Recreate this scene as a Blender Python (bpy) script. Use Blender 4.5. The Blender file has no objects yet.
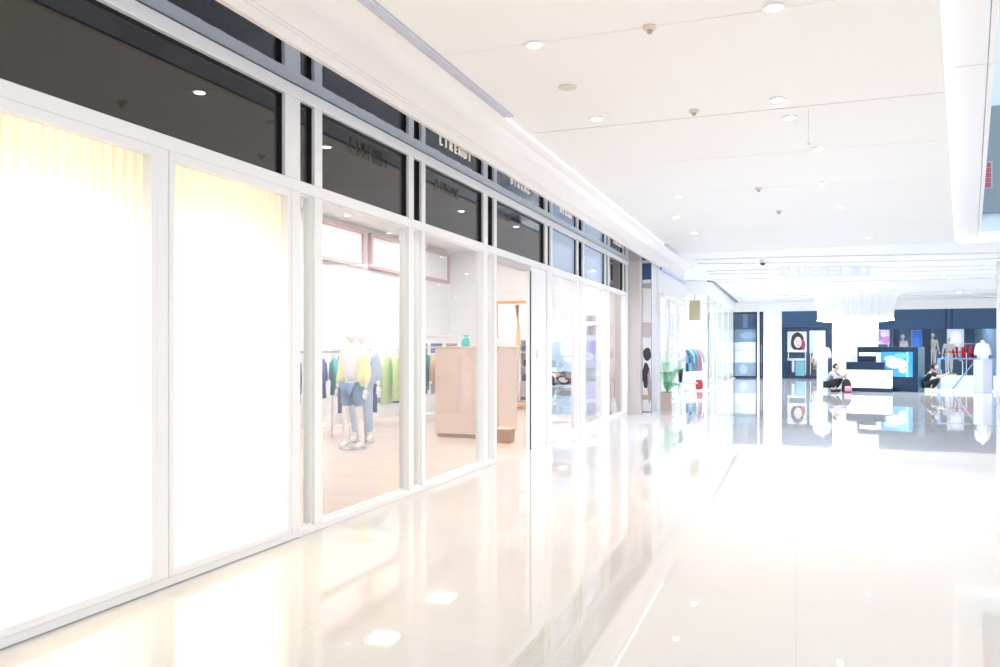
import bpy, bmesh, math, random
from mathutils import Vector, Matrix
random.seed(7)
PI = math.pi
S = bpy.context.scene
COL = S.collection

# ------------------------------------------------------------------ materials
MATS = {}
def mat(name, col, rough=0.5, metal=0.0, emit=0.0, ecol=None, spec=0.5, noise=0.0, nscale=6.0, bump=0.0, bscale=20.0):
    if name in MATS:
        return MATS[name]
    m = bpy.data.materials.new(name); m.use_nodes = True
    nt = m.node_tree; b = nt.nodes['Principled BSDF']
    b.inputs['Base Color'].default_value = (*col, 1)
    b.inputs['Roughness'].default_value = rough
    b.inputs['Metallic'].default_value = metal
    b.inputs['Specular IOR Level'].default_value = spec
    if emit:
        b.inputs['Emission Color'].default_value = (*(ecol or col), 1)
        b.inputs['Emission Strength'].default_value = emit
    if noise or bump:
        tc = nt.nodes.new('ShaderNodeTexCoord')
    if noise:
        n = nt.nodes.new('ShaderNodeTexNoise'); n.inputs['Scale'].default_value = nscale
        n.inputs['Detail'].default_value = 5
        nt.links.new(tc.outputs['Object'], n.inputs['Vector'])
        mx = nt.nodes.new('ShaderNodeMix'); mx.data_type = 'RGBA'
        mx.inputs[6].default_value = (*[c * (1 - noise) for c in col], 1)
        mx.inputs[7].default_value = (*[min(1, c * (1 + noise)) for c in col], 1)
        nt.links.new(n.outputs['Fac'], mx.inputs[0])
        nt.links.new(mx.outputs[2], b.inputs['Base Color'])
    if bump:
        n2 = nt.nodes.new('ShaderNodeTexNoise'); n2.inputs['Scale'].default_value = bscale
        nt.links.new(tc.outputs['Object'], n2.inputs['Vector'])
        bp = nt.nodes.new('ShaderNodeBump'); bp.inputs['Strength'].default_value = bump
        bp.inputs['Distance'].default_value = 0.02
        nt.links.new(n2.outputs['Fac'], bp.inputs['Height'])
        nt.links.new(bp.outputs['Normal'], b.inputs['Normal'])
    MATS[name] = m
    return m

def glass_mat(name, tint=(1, 1, 1), ior=1.45, rough=0.0, extra=0.0, amount=1.0):
    if name in MATS:
        return MATS[name]
    m = bpy.data.materials.new(name); m.use_nodes = True
    nt = m.node_tree; nt.nodes.clear()
    out = nt.nodes.new('ShaderNodeOutputMaterial')
    tr = nt.nodes.new('ShaderNodeBsdfTransparent'); tr.inputs[0].default_value = (*tint, 1)
    gl = nt.nodes.new('ShaderNodeBsdfGlossy'); gl.inputs['Roughness'].default_value = rough
    # Schlick reflectance that is the same from both faces of the thin pane
    ge = nt.nodes.new('ShaderNodeNewGeometry')
    dt = nt.nodes.new('ShaderNodeVectorMath'); dt.operation = 'DOT_PRODUCT'
    nt.links.new(ge.outputs['Incoming'], dt.inputs[0]); nt.links.new(ge.outputs['Normal'], dt.inputs[1])
    def mth(op, a_, b_=None):
        n = nt.nodes.new('ShaderNodeMath'); n.operation = op
        for i_, v_ in enumerate((a_, b_)):
            if v_ is None: continue
            if isinstance(v_, (int, float)): n.inputs[i_].default_value = v_
            else: nt.links.new(v_, n.inputs[i_])
        return n.outputs[0]
    f0 = ((ior - 1) / (ior + 1)) ** 2
    fac = mth('ADD', mth('MULTIPLY', mth('POWER', mth('SUBTRACT', 1.0, mth('ABSOLUTE', dt.outputs['Value'])), 5.0), 1 - f0), f0)
    if amount != 1.0: fac = mth('MULTIPLY', fac, amount)
    mx = nt.nodes.new('ShaderNodeMixShader')
    if extra:
        ad = nt.nodes.new('ShaderNodeMath'); ad.operation = 'ADD'; ad.use_clamp = True
        ad.inputs[1].default_value = extra
        nt.links.new(fac, ad.inputs[0]); fac = ad.outputs[0]
    nt.links.new(fac, mx.inputs[0]); nt.links.new(tr.outputs[0], mx.inputs[1]); nt.links.new(gl.outputs[0], mx.inputs[2])
    nt.links.new(mx.outputs[0], out.inputs[0])
    MATS[name] = m
    return m

def sheet_mat(name, col):
    m = bpy.data.materials.new(name); m.use_nodes = True
    nt = m.node_tree; nt.nodes.clear()
    out = nt.nodes.new('ShaderNodeOutputMaterial')
    tl = nt.nodes.new('ShaderNodeBsdfTranslucent'); tl.inputs[0].default_value = (*col, 1)
    df = nt.nodes.new('ShaderNodeBsdfDiffuse'); df.inputs[0].default_value = (*col, 1)
    mx = nt.nodes.new('ShaderNodeMixShader'); mx.inputs[0].default_value = 0.25
    nt.links.new(tl.outputs[0], mx.inputs[1]); nt.links.new(df.outputs[0], mx.inputs[2])
    nt.links.new(mx.outputs[0], out.inputs[0])
    MATS[name] = m
    return m

def painted(name, base, shapes, emit=0.0, rough=0.4):
    """flat picture: ellipses ('e',cx,cz,rx,rz,col) and rectangles ('r',x0,z0,x1,z1,col) in the object's own x,z"""
    m = bpy.data.materials.new(name); m.use_nodes = True
    nt = m.node_tree; b = nt.nodes['Principled BSDF']; b.inputs['Roughness'].default_value = rough
    tc = nt.nodes.new('ShaderNodeTexCoord'); sp = nt.nodes.new('ShaderNodeSeparateXYZ')
    nz = nt.nodes.new('ShaderNodeTexNoise'); nz.inputs['Scale'].default_value = 4
    ad = nt.nodes.new('ShaderNodeVectorMath'); ad.operation = 'MULTIPLY_ADD'
    ad.inputs[1].default_value = (0.1, 0.1, 0.1)
    nt.links.new(tc.outputs['Object'], nz.inputs['Vector'])
    nt.links.new(nz.outputs['Color'], ad.inputs[0]); nt.links.new(tc.outputs['Object'], ad.inputs[2])
    sub = nt.nodes.new('ShaderNodeVectorMath'); sub.operation = 'SUBTRACT'; sub.inputs[1].default_value = (.05, .05, .05)
    nt.links.new(ad.outputs[0], sub.inputs[0]); nt.links.new(sub.outputs[0], sp.inputs[0])
    def M(op, a, bb):
        n = nt.nodes.new('ShaderNodeMath'); n.operation = op
        for i, v in enumerate((a, bb)):
            if isinstance(v, (int, float)): n.inputs[i].default_value = v
            else: nt.links.new(v, n.inputs[i])
        return n.outputs[0]
    X, Z = sp.outputs[0], sp.outputs[2]
    cur = None
    for s in shapes:
        if s[0] == 'e':
            dx = M('DIVIDE', M('SUBTRACT', X, s[1]), s[3]); dz = M('DIVIDE', M('SUBTRACT', Z, s[2]), s[4])
            f = M('LESS_THAN', M('ADD', M('MULTIPLY', dx, dx), M('MULTIPLY', dz, dz)), 1.0)
        else:
            f = M('MULTIPLY', M('MULTIPLY', M('GREATER_THAN', X, s[1]), M('LESS_THAN', X, s[3])),
                  M('MULTIPLY', M('GREATER_THAN', Z, s[2]), M('LESS_THAN', Z, s[4])))
        mx = nt.nodes.new('ShaderNodeMix'); mx.data_type = 'RGBA'
        nt.links.new(f, mx.inputs[0])
        if cur is None: mx.inputs[6].default_value = (*base, 1)
        else: nt.links.new(cur, mx.inputs[6])
        mx.inputs[7].default_value = (*s[5], 1)
        cur = mx.outputs[2]
    nt.links.new(cur, b.inputs['Base Color'])
    if emit:
        nt.links.new(cur, b.inputs['Emission Color']); b.inputs['Emission Strength'].default_value = emit
    return m

# ------------------------------------------------------------------ mesh helpers
class MB:
    def __init__(self): self.bm = bmesh.new()
    def box(self, x0, x1, y0, y1, z0, z1, bev=0.0, rot=0.0, c=None):
        r = bmesh.ops.create_cube(self.bm, size=1.0)
        vs = r['verts']
        bmesh.ops.scale(self.bm, vec=(x1 - x0, y1 - y0, z1 - z0), verts=vs)
        bmesh.ops.translate(self.bm, vec=((x0 + x1) / 2, (y0 + y1) / 2, (z0 + z1) / 2), verts=vs)
        if rot:
            bmesh.ops.rotate(self.bm, cent=c or ((x0 + x1) / 2, (y0 + y1) / 2, (z0 + z1) / 2), matrix=Matrix.Rotation(rot, 3, 'Z'), verts=vs)
        if bev:
            es = list({e for v in vs for e in v.link_edges})
            bmesh.ops.bevel(self.bm, geom=es, offset=bev, segments=2, affect='EDGES', profile=0.5)
        return self
    def tube(self, pts, r, n=8, cap=True):
        pts = [Vector(p) for p in pts]
        rs = r if isinstance(r, (list, tuple)) else [r] * len(pts)
        rings = []
        up = Vector((0, 0, 1))
        for i, p in enumerate(pts):
            d = (pts[min(i + 1, len(pts) - 1)] - pts[max(i - 1, 0)]).normalized()
            a = d.cross(up)
            if a.length < 1e-3: a = d.cross(Vector((1, 0, 0)))
            a.normalize(); b = d.cross(a).normalized()
            rings.append([self.bm.verts.new(p + (a * math.cos(t) + b * math.sin(t)) * rs[i]) for t in [2 * PI * k / n for k in range(n)]])
        for i in range(len(rings) - 1):
            for k in range(n):
                self.bm.faces.new((rings[i][k], rings[i][(k + 1) % n], rings[i + 1][(k + 1) % n], rings[i + 1][k]))
        if cap:
            self.bm.faces.new(rings[0][::-1]); self.bm.faces.new(rings[-1])
        return self
    def loft(self, secs, n=16, cap=True):
        """secs: (z, cx, cy, rx, ry)"""
        rings = []
        for z, cx, cy, rx, ry in secs:
            rings.append([self.bm.verts.new((cx + rx * math.cos(2 * PI * k / n), cy + ry * math.sin(2 * PI * k / n), z)) for k in range(n)])
        for i in range(len(rings) - 1):
            for k in range(n):
                self.bm.faces.new((rings[i][k], rings[i][(k + 1) % n], rings[i + 1][(k + 1) % n], rings[i + 1][k]))
        if cap:
            self.bm.faces.new(rings[0][::-1]); self.bm.faces.new(rings[-1])
        return self
    def lathe(self, prof, n=24, c=(0, 0), flute=0.0, nf=0, cap=True):
        rings = []
        for r, z in prof:
            ring = []
            for k in range(n):
                t = 2 * PI * k / n
                rr = r * (1 + (flute * abs(math.sin(nf * t / 2)) if nf else 0))
                ring.append(self.bm.verts.new((c[0] + rr * math.cos(t), c[1] + rr * math.sin(t), z)))
            rings.append(ring)
        for i in range(len(rings) - 1):
            for k in range(n):
                self.bm.faces.new((rings[i][k], rings[i][(k + 1) % n], rings[i + 1][(k + 1) % n], rings[i + 1][k]))
        if cap:
            self.bm.faces.new(rings[0][::-1]); self.bm.faces.new(rings[-1])
        return self
    def prism(self, poly, z0, z1):
        a = [self.bm.verts.new((x, y, z0)) for x, y in poly]; b = [self.bm.verts.new((x, y, z1)) for x, y in poly]
        n = len(poly)
        self.bm.faces.new(a[::-1]); self.bm.faces.new(b)
        for i in range(n):
            self.bm.faces.new((a[i], a[(i + 1) % n], b[(i + 1) % n], b[i]))
        return self
    def sweep_y(self, sec, y0, y1):
        """closed section of (x,z) extruded along Y"""
        a = [self.bm.verts.new((x, y0, z)) for x, z in sec]; b = [self.bm.verts.new((x, y1, z)) for x, z in sec]
        n = len(sec)
        self.bm.faces.new(a); self.bm.faces.new(b[::-1])
        for i in range(n):
            self.bm.faces.new((a[i], b[i], b[(i + 1) % n], a[(i + 1) % n]))
        return self
    def ribbon(self, path, z0, z1, th):
        """wall of thickness th following a plan path"""
        L, R = [], []
        for i, p in enumerate(path):
            p = Vector(p); q0 = Vector(path[max(i - 1, 0)]); q1 = Vector(path[min(i + 1, len(path) - 1)])
            d = (q1 - q0).normalized(); nrm = Vector((-d.y, d.x))
            L.append(p); R.append(p + nrm * th)
        poly = L + R[::-1]
        n = len(path)
        a = [[self.bm.verts.new((v.x, v.y, z)) for v in L] for z in (z0, z1)]
        b = [[self.bm.verts.new((v.x, v.y, z)) for v in R] for z in (z0, z1)]
        for i in range(n - 1):
            self.bm.faces.new((a[0][i], a[0][i + 1], a[1][i + 1], a[1][i]))
            self.bm.faces.new((b[0][i + 1], b[0][i], b[1][i], b[1][i + 1]))
            self.bm.faces.new((a[1][i], a[1][i + 1], b[1][i + 1], b[1][i]))
            self.bm.faces.new((a[0][i + 1], a[0][i], b[0][i], b[0][i + 1]))
        self.bm.faces.new((a[0][0], a[1][0], b[1][0], b[0][0])); self.bm.faces.new((a[0][-1], b[0][-1], b[1][-1], a[1][-1]))
        return self
    def ball(self, c, r, sc=(1, 1, 1), u=14, v=10):
        res = bmesh.ops.create_uvsphere(self.bm, u_segments=u, v_segments=v, radius=r)
        bmesh.ops.scale(self.bm, vec=sc, verts=res['verts'])
        bmesh.ops.translate(self.bm, vec=c, verts=res['verts'])
        return self
    def build(self, name, m, parent=None, smooth=False, loc=None):
        bmesh.ops.recalc_face_normals(self.bm, faces=self.bm.faces[:])
        me = bpy.data.meshes.new(name); self.bm.to_mesh(me); self.bm.free()
        return link(name, me, m, parent, smooth, loc)

def link(name, me, m, parent=None, smooth=False, loc=None):
    me.materials.clear(); me.materials.append(m)
    if smooth:
        for p in me.polygons: p.use_smooth = True
    o = bpy.data.objects.new(name, me); COL.objects.link(o)
    if parent: o.parent = parent
    if loc: o.location = loc
    return o

def thing(name, label, cat, loc=(0, 0, 0), rz=0.0, group=None):
    o = bpy.data.objects.new(name, None); COL.objects.link(o)
    o.location = loc; o.rotation_euler = (0, 0, rz); o.empty_display_size = 0.1
    o['label'] = label; o['category'] = cat
    if group: o['group'] = group
    return o
def tag(o, label, cat, group=None):
    o['label'] = label; o['category'] = cat
    if group: o['group'] = group
    return o
def struct(o, label=None):
    o['kind'] = 'structure'
    if label: o['label'] = label
    return o
def struct_empty(name, label=None, loc=(0, 0, 0)):
    o = bpy.data.objects.new(name, None); COL.objects.link(o); o.location = loc; o.empty_display_size = 0.1
    return struct(o, label)
def copy_thing(root, loc, rz=0.0, label=None, swap=None):
    r = root.copy(); COL.objects.link(r); r.location = loc; r.rotation_euler = (0, 0, rz)
    if label: r['label'] = label
    def rec(src, dst):
        for ch in list(src.children):
            c = ch.copy(); COL.objects.link(c); c.parent = dst
            if swap and ch.name.split('.')[0] in swap:
                c.data = c.data.copy(); c.data.materials.clear(); c.data.materials.append(swap[ch.name.split('.')[0]])
            rec(ch, c)
    rec(root, r)
    return r

def skin(verts, edges, radii, sub=1):
    me = bpy.data.meshes.new('tmp'); me.from_pydata(verts, edges, []); 
    o = bpy.data.objects.new('tmp', me); COL.objects.link(o)
    md = o.modifiers.new('s', 'SKIN'); md.use_smooth_shade = True
    for i, r in enumerate(radii):
        rr = r if isinstance(r, tuple) else (r, r)
        me.skin_vertices[0].data[i].radius = rr
        me.skin_vertices[0].data[i].use_root = (i == 0)
    if sub:
        ss = o.modifiers.new('u', 'SUBSURF'); ss.levels = sub; ss.render_levels = sub
    dg = bpy.context.evaluated_depsgraph_get()
    res = bpy.data.meshes.new_from_object(o.evaluated_get(dg))
    bpy.data.objects.remove(o); bpy.data.meshes.remove(me)
    return res
def chain(pts, radii, sub=1):
    return skin([tuple(p) for p in pts], [(i, i + 1) for i in range(len(pts) - 1)], radii, sub)
def join(meshes):
    bm = bmesh.new()
    for m in meshes:
        bm.from_mesh(m)
    me = bpy.data.meshes.new('j'); bm.to_mesh(me); bm.free()
    return me
def text_mesh(txt, size, ext):
    cu = bpy.data.curves.new('t', 'FONT'); cu.body = txt; cu.size = size; cu.extrude = ext; cu.align_x = 'CENTER'
    o = bpy.data.objects.new('t', cu); COL.objects.link(o)
    dg = bpy.context.evaluated_depsgraph_get()
    me = bpy.data.meshes.new_from_object(o.evaluated_get(dg))
    bpy.data.objects.remove(o)
    return me

# ------------------------------------------------------------------ palette
WHITE_FRAME = mat('white_powdercoat', (0.86, 0.85, 0.85), 0.35)
WHITE_WALL = mat('white_paint', (0.86, 0.86, 0.88), 0.55)
BRIGHT_WALL = mat('bright_white_paint', (0.90, 0.90, 0.90), 0.5)
CEIL = mat('ceiling_paint', (0.86, 0.845, 0.83), 0.6)
DARK_GAP = mat('shadow_gap', (0.10, 0.10, 0.11), 0.8)
BULK = mat('bulkhead_panel', (0.84, 0.79, 0.77), 0.22)
BEIGE = mat('beige_stone', (0.62, 0.55, 0.53), 0.35, noise=0.06, nscale=3)
BLACK = mat('black_metal', (0.012, 0.012, 0.015), 0.3)
CHROME = mat('chrome', (0.75, 0.76, 0.78), 0.15, metal=1.0)
NAVY = mat('navy_panel', (0.030, 0.085, 0.19), 0.4)
NAVYD = mat('dark_navy', (0.010, 0.028, 0.075), 0.35)
LEDW = mat('led_white', (1, 1, 1), 0.5, emit=2.2, ecol=(0.93, 0.95, 1.0))
LAMPE = mat('downlight_glow', (1, 1, 1), 0.5, emit=25.0, ecol=(1.0, 0.98, 0.95))
SHOP_FILL = mat('shop_fill_glow', (1, 1, 1), 0.5, emit=40.0, ecol=(1.0, 0.97, 0.95))  # glow of the panels added inside the shops
WARMLAMP = mat('lightbox_lamp', (1, 1, 1), 0.5, emit=2.7, ecol=(1.0, 0.90, 0.72))
SHEET = sheet_mat('fluted_sheet', (1.0, 0.965, 0.90))
PANE = glass_mat('clear_glass', (0.97, 0.985, 0.985), 1.45)
TEALPANE = glass_mat('teal_glass', (0.94, 0.985, 0.99), 1.32, amount=0.5)
DARKPANE = mat('dark_glass', (0.016, 0.013, 0.011), 0.02, spec=0.8)
BLUEPANE = mat('pale_blue_glass', (0.50, 0.62, 0.80), 0.02, spec=0.95)  # even opaque pale blue, used on two transom panes
SOFFIT = mat('polished_dark_steel', (0.37, 0.41, 0.49), 0.03, metal=1.0, bump=0.10, bscale=4)
GOLD = mat('pale_brass', (0.98, 0.92, 0.80), 0.35, metal=0.0)
WOOD = mat('orange_wood', (0.78, 0.42, 0.16), 0.4)
TAN = mat('tan_laminate', (0.72, 0.56, 0.45), 0.35, noise=0.04, nscale=2)
PINKBR = mat('dusky_pink_trim', (0.55, 0.36, 0.36), 0.45)
MANNEQ = mat('mannequin_white', (0.88, 0.86, 0.85), 0.3)
SKIN_M = mat('skin', (0.62, 0.40, 0.30), 0.5)
HAIR = mat('black_hair', (0.015, 0.012, 0.015), 0.5)
def cloth(n, c): return mat(n, c, 0.85, noise=0.08, nscale=14)
C_YEL = cloth('pale_yellow_knit', (0.86, 0.84, 0.48)); C_WHT = cloth('white_cotton', (0.88, 0.88, 0.90))
C_DEN = cloth('blue_denim', (0.20, 0.33, 0.50)); C_PDEN = cloth('pale_denim', (0.45, 0.55, 0.72))
C_PLUM = cloth('plum_cloth', (0.22, 0.12, 0.30)); C_RED = cloth('red_cloth', (0.70, 0.05, 0.08))
C_GRN = cloth('lime_cloth', (0.62, 0.80, 0.42)); C_TEAL = cloth('teal_cloth', (0.10, 0.42, 0.45))
C_TANC = cloth('tan_cloth', (0.55, 0.38, 0.26)); C_NAVYC = cloth('navy_cloth', (0.06, 0.12, 0.28))
C_CORAL = cloth('coral_cloth', (0.90, 0.32, 0.30)); C_BLK = cloth('black_cloth', (0.012, 0.014, 0.02))
C_GRY = cloth('lavender_grey_cloth', (0.42, 0.43, 0.55)); C_PINK = cloth('pink_cloth', (0.80, 0.25, 0.35))
C_LBL = cloth('light_blue_cloth', (0.45, 0.62, 0.85)); C_CREAM = cloth('cream_cloth', (0.80, 0.75, 0.62))

# floor: polished cream tiles, procedural
def floor_material():
    m = bpy.data.materials.new('polished_cream_tile'); m.use_nodes = True
    nt = m.node_tree; b = nt.nodes['Principled BSDF']
    tc = nt.nodes.new('ShaderNodeTexCoord')
    br = nt.nodes.new('ShaderNodeTexBrick'); br.offset = 0; br.squash = 1
    br.inputs['Color1'].default_value = (0.70, 0.675, 0.645, 1); br.inputs['Color2'].default_value = (0.69, 0.66, 0.635, 1)
    br.inputs['Mortar'].default_value = (0.60, 0.57, 0.54, 1); br.inputs['Scale'].default_value = 1.0
    br.inputs['Mortar Size'].default_value = 0.002; br.inputs['Brick Width'].default_value = 1.2; br.inputs['Row Height'].default_value = 1.2
    nt.links.new(tc.outputs['Object'], br.inputs['Vector'])
    nz = nt.nodes.new('ShaderNodeTexNoise'); nz.inputs['Scale'].default_value = 1.3; nz.inputs['Detail'].default_value = 6
    nt.links.new(tc.outputs['Object'], nz.inputs['Vector'])
    mx = nt.nodes.new('ShaderNodeMix'); mx.data_type = 'RGBA'; mx.blend_type = 'MULTIPLY'; mx.inputs[0].default_value = 0.10
    nt.links.new(br.outputs['Color'], mx.inputs[6]); nt.links.new(nz.outputs['Color'], mx.inputs[7])
    nt.links.new(mx.outputs[2], b.inputs['Base Color'])
    b.inputs['Roughness'].default_value = 0.022
    b.inputs['IOR'].default_value = 1.75
    wv = nt.nodes.new('ShaderNodeTexNoise'); wv.inputs['Scale'].default_value = 0.8
    nt.links.new(tc.outputs['Object'], wv.inputs['Vector'])
    bp = nt.nodes.new('ShaderNodeBump'); bp.inputs['Strength'].default_value = 0.02; bp.inputs['Distance'].default_value = 0.02
    nt.links.new(wv.outputs['Fac'], bp.inputs['Height']); nt.links.new(bp.outputs['Normal'], b.inputs['Normal'])
    return m
def wood_floor():
    m = bpy.data.materials.new('blush_wood_floor'); m.use_nodes = True
    nt = m.node_tree; b = nt.nodes['Principled BSDF']
    tc = nt.nodes.new('ShaderNodeTexCoord')
    br = nt.nodes.new('ShaderNodeTexBrick')
    br.inputs['Color1'].default_value = (0.80, 0.64, 0.56, 1); br.inputs['Color2'].default_value = (0.76, 0.59, 0.51, 1)
    br.inputs['Mortar'].default_value = (0.66, 0.5, 0.43, 1); br.inputs['Scale'].default_value = 1
    br.inputs['Mortar Size'].default_value = 0.003; br.inputs['Brick Width'].default_value = 1.4; br.inputs['Row Height'].default_value = 0.14
    nt.links.new(tc.outputs['Object'], br.inputs['Vector']); nt.links.new(br.outputs['Color'], b.inputs['Base Color'])
    b.inputs['Roughness'].default_value = 0.2
    return m
FLOOR = floor_material(); SHOPFLOOR = wood_floor()

# ------------------------------------------------------------------ setting: floor, ceiling, bulkheads
FX = -3.6                                   # shopfront plane
struct(MB().box(FX, 14, -3, 50, -0.2, 0.0).build('floor', FLOOR))
struct(MB().box(-10.2, FX, -3, 18.8, -0.2, 0.0).build('floor', SHOPFLOOR), 'blush wood floor inside the first shop')
struct(MB().box(-10.2, FX, 18.8, 50, -0.2, 0.0).build('floor', mat('pale_shop_floor', (0.8, 0.8, 0.8), 0.15)), 'pale floor of the shops further back')

CZ = 3.91
def ax(y): return 0.95 + (y - 6.31) * (3.36 - 0.95) / (20.38 - 6.31)          # slanting edge of the main ceiling
def bx_(y): return 1.51 + (y - 7.35) * (3.30 - 1.51) / (17.26 - 7.35)        # outer edge of the soffit strip
joints = [-3.0, 1.7, 3.88, 6.06, 8.58, 10.5, 12.68, 14.8, 17.0, 19.15, 20.5]
c = MB()
for i in range(len(joints) - 1):
    g = 0.012 if joints[i] == 8.58 else 0.004
    g2 = 0.012 if joints[i + 1] == 8.58 else 0.004
    y0, y1 = joints[i] + g, joints[i + 1] - g2
    c.prism([(-2.88, y0), (ax(y0), y0), (ax(y1), y1), (-2.88, y1)], CZ, CZ + 0.05)
ceil_main = struct(c.build('ceiling', CEIL), 'panelled white ceiling over the walkway')
struct(MB().prism([(-2.9, -3), (ax(-3) - .01, -3), (ax(20.5) - .01, 20.5), (-2.9, 20.5)], CZ + 0.055, CZ + 0.2).build('trim_1', DARK_GAP), 'dark backing seen through the ceiling joints')
# far ceiling with slats
struct(MB().box(-10.2, 14, 20.53, 50, CZ, CZ + 0.2).build('ceiling', BRIGHT_WALL), 'white ceiling over the far hall')
k = 2
for i, y in enumerate([22.6, 24.2, 25.9, 27.4, 29.0, 30.8, 36.5, 38.5, 40.5]):
    p = []
    for j in range(13):
        x = -2.6 + j * 1.2
        yy = y + 0.9 * math.sin((x - 2) * 0.22) - 0.02 * (x - 2) ** 2 * (1 if i % 2 else -0.4)
        p.append((x, yy))
    b = MB(); b.ribbon(p, CZ - 0.035, CZ - 0.002, 0.05)
    struct(b.build('trim_%d' % k, WHITE_WALL), 'thin curved ceiling rib'); k += 1
# upper storey of the first shop and rear wall so that the room is closed
struct(MB().box(-10.2, -3.62, -3, 18.8, 3.95, 4.1).build('ceiling', BRIGHT_WALL), 'white ceiling inside the first shop')

# left bulkhead with coved top
sec = [(-3.62, 3.56), (-3.14, 3.56), (-3.14, 3.468), (-3.10, 3.468), (-3.10, 3.535), (-3.106, 3.538), (-3.106, 3.545), (-3.10, 3.548), (-3.098, 3.565),
       (-3.104, 3.568), (-3.104, 3.574), (-3.097, 3.577), (-3.07, 3.76), (-3.05, 3.80), (-2.98, 3.86), (-2.885, 3.905), (-2.885, 4.1), (-3.62, 4.1)]
bulk = struct_empty('wall_upper_left', 'cream bulkhead that runs above the shopfronts')
MB().sweep_y(sec, -3, 18.55).build('fascia', BULK, bulk)
MB().sweep_y(sec, 18.565, 24.0).build('fascia', BULK, bulk)
# LED line in the cove
MB().box(-2.878, -2.866, 7.9, 18.4, 3.900, 3.9085).build('light_strip', LEDW, bulk)
# mirror polished soffit between bulkhead and shopfront
struct(MB().box(FX, -3.145, -3, 18.0, 3.478, 3.55).build('ceiling', SOFFIT), 'mirror polished soffit above the shopfront')
struct(MB().box(FX, -3.145, 18.0, 24.0, 3.478, 3.55).build('ceiling', mat('pinkish_soffit', (0.55, 0.48, 0.48), 0.4)), 'dull pink soffit past the shopfront')

# linear air vent along the ceiling edge
v = thing('air_vent', 'long grey slotted air vent where ceiling meets left bulkhead', 'vent', (-2.825, 6.4, CZ))
MB().box(-0.05, 0.05, -1.9, 1.45, -0.012, -0.002).build('backing', mat('vent_grey', (0.52, 0.52, 0.62), 0.5), v)
for i in range(5):
    x = -0.04 + i * 0.02
    MB().box(x - 0.005, x + 0.005, -1.9, 1.45, -0.024, -0.012).build('slat', mat('vent_slat', (0.72, 0.72, 0.80), 0.4), v)

v = thing('air_vent', 'grey slotted air vent at the far end of the left bulkhead', 'vent', (-2.825, 18.7, CZ))
MB().box(-0.05, 0.05, 0, 1.75, -0.012, -0.002).build('backing', mat('vent_grey', (0.52, 0.52, 0.62), 0.5), v)
for i in range(5):
    x = -0.04 + i * 0.02
    MB().box(x - 0.005, x + 0.005, 0, 1.75, -0.024, -0.012).build('slat', mat('vent_slat', (0.72, 0.72, 0.80), 0.4), v)

# right soffit strip, its light line, the atrium wall above
rs = struct_empty('wall_upper_right', 'slanting white soffit strip beside the atrium')
for y0, y1 in [(-3, 8.07), (8.09, 20.4)]:
    MB().prism([(ax(y0) + .005, y0), (bx_(y0) - 0.06, y0), (bx_(y1) - 0.06, y1), (ax(y1) + .005, y1)], CZ + 0.07, CZ + 0.2).build('soffit_panel', WHITE_WALL, rs)
    MB().prism([(bx_(y0) - 0.05, y0), (bx_(y0), y0), (bx_(y1), y1), (bx_(y1) - 0.05, y1)], CZ + 0.065, CZ + 0.2).build('edge_trim', WHITE_FRAME, rs)
MB().prism([(ax(-3) + .001, -3), (ax(-3) + .004, -3), (ax(20.4) + .004, 20.4), (ax(20.4) + .001, 20.4)], CZ + 0.005, CZ + 0.06).build('light_strip', mat('led_soft', (1, 1, 1), .5, emit=1.1, ecol=(.93, .95, 1)), rs)
atr = struct_empty('wall_right', 'blue grey upper wall of the atrium')
MB().box(3.36, 14, 20.56, 20.76, 4.06, 14).build('wall_panel', mat('atrium_blue_grey', (0.55, 0.70, 0.80), 0.3), atr)
MB().box(3.9, 14, 20.44, 20.555, 4.52, 6.9, .01).build('dark_panel', mat('slate_blue', (0.17, 0.25, 0.31), 0.4), atr)
MB().box(3.78, 3.9, 20.40, 20.555, 4.42, 9.5).build('rib', mat('pale_slate', (0.42, 0.55, 0.63), 0.4), atr)
sg = thing('vertical_sign', 'small upright sign of red characters on the blue grey atrium wall', 'sign', (4.02, 20.435, 5.06), -PI / 2)
MB().box(-0.02, 0.0, -0.09, 0.09, 0.0, 0.60).build('board', mat('sign_grey', (0.30, 0.38, 0.46), 0.4), sg)
REDG = mat('red_sign', (0.65, 0.01, 0.05), 0.4)
for i in range(5):
    b = MB(); z = 0.03 + i * 0.112
    for q in (0, .036, .072): b.box(0.0, .008, -.05, .05, z + q, z + q + .016)
    for q in (-.05, -.008, .034): b.box(0.0, .008, q, q + .016, z, z + .088)
    b.build('character', REDG, sg)
beam = struct_empty('trim_40', 'bright lit beam closing the end of the atrium')
MB().box(ax(20.4), 14, 20.41, 20.53, CZ - 0.05, 4.055).build('beam', BRIGHT_WALL, beam)
MB().box(ax(20.4) + 0.1, 12, 20.395, 20.41, CZ - 0.03, CZ + 0.06).build('light_strip', LEDW, beam)

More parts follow.
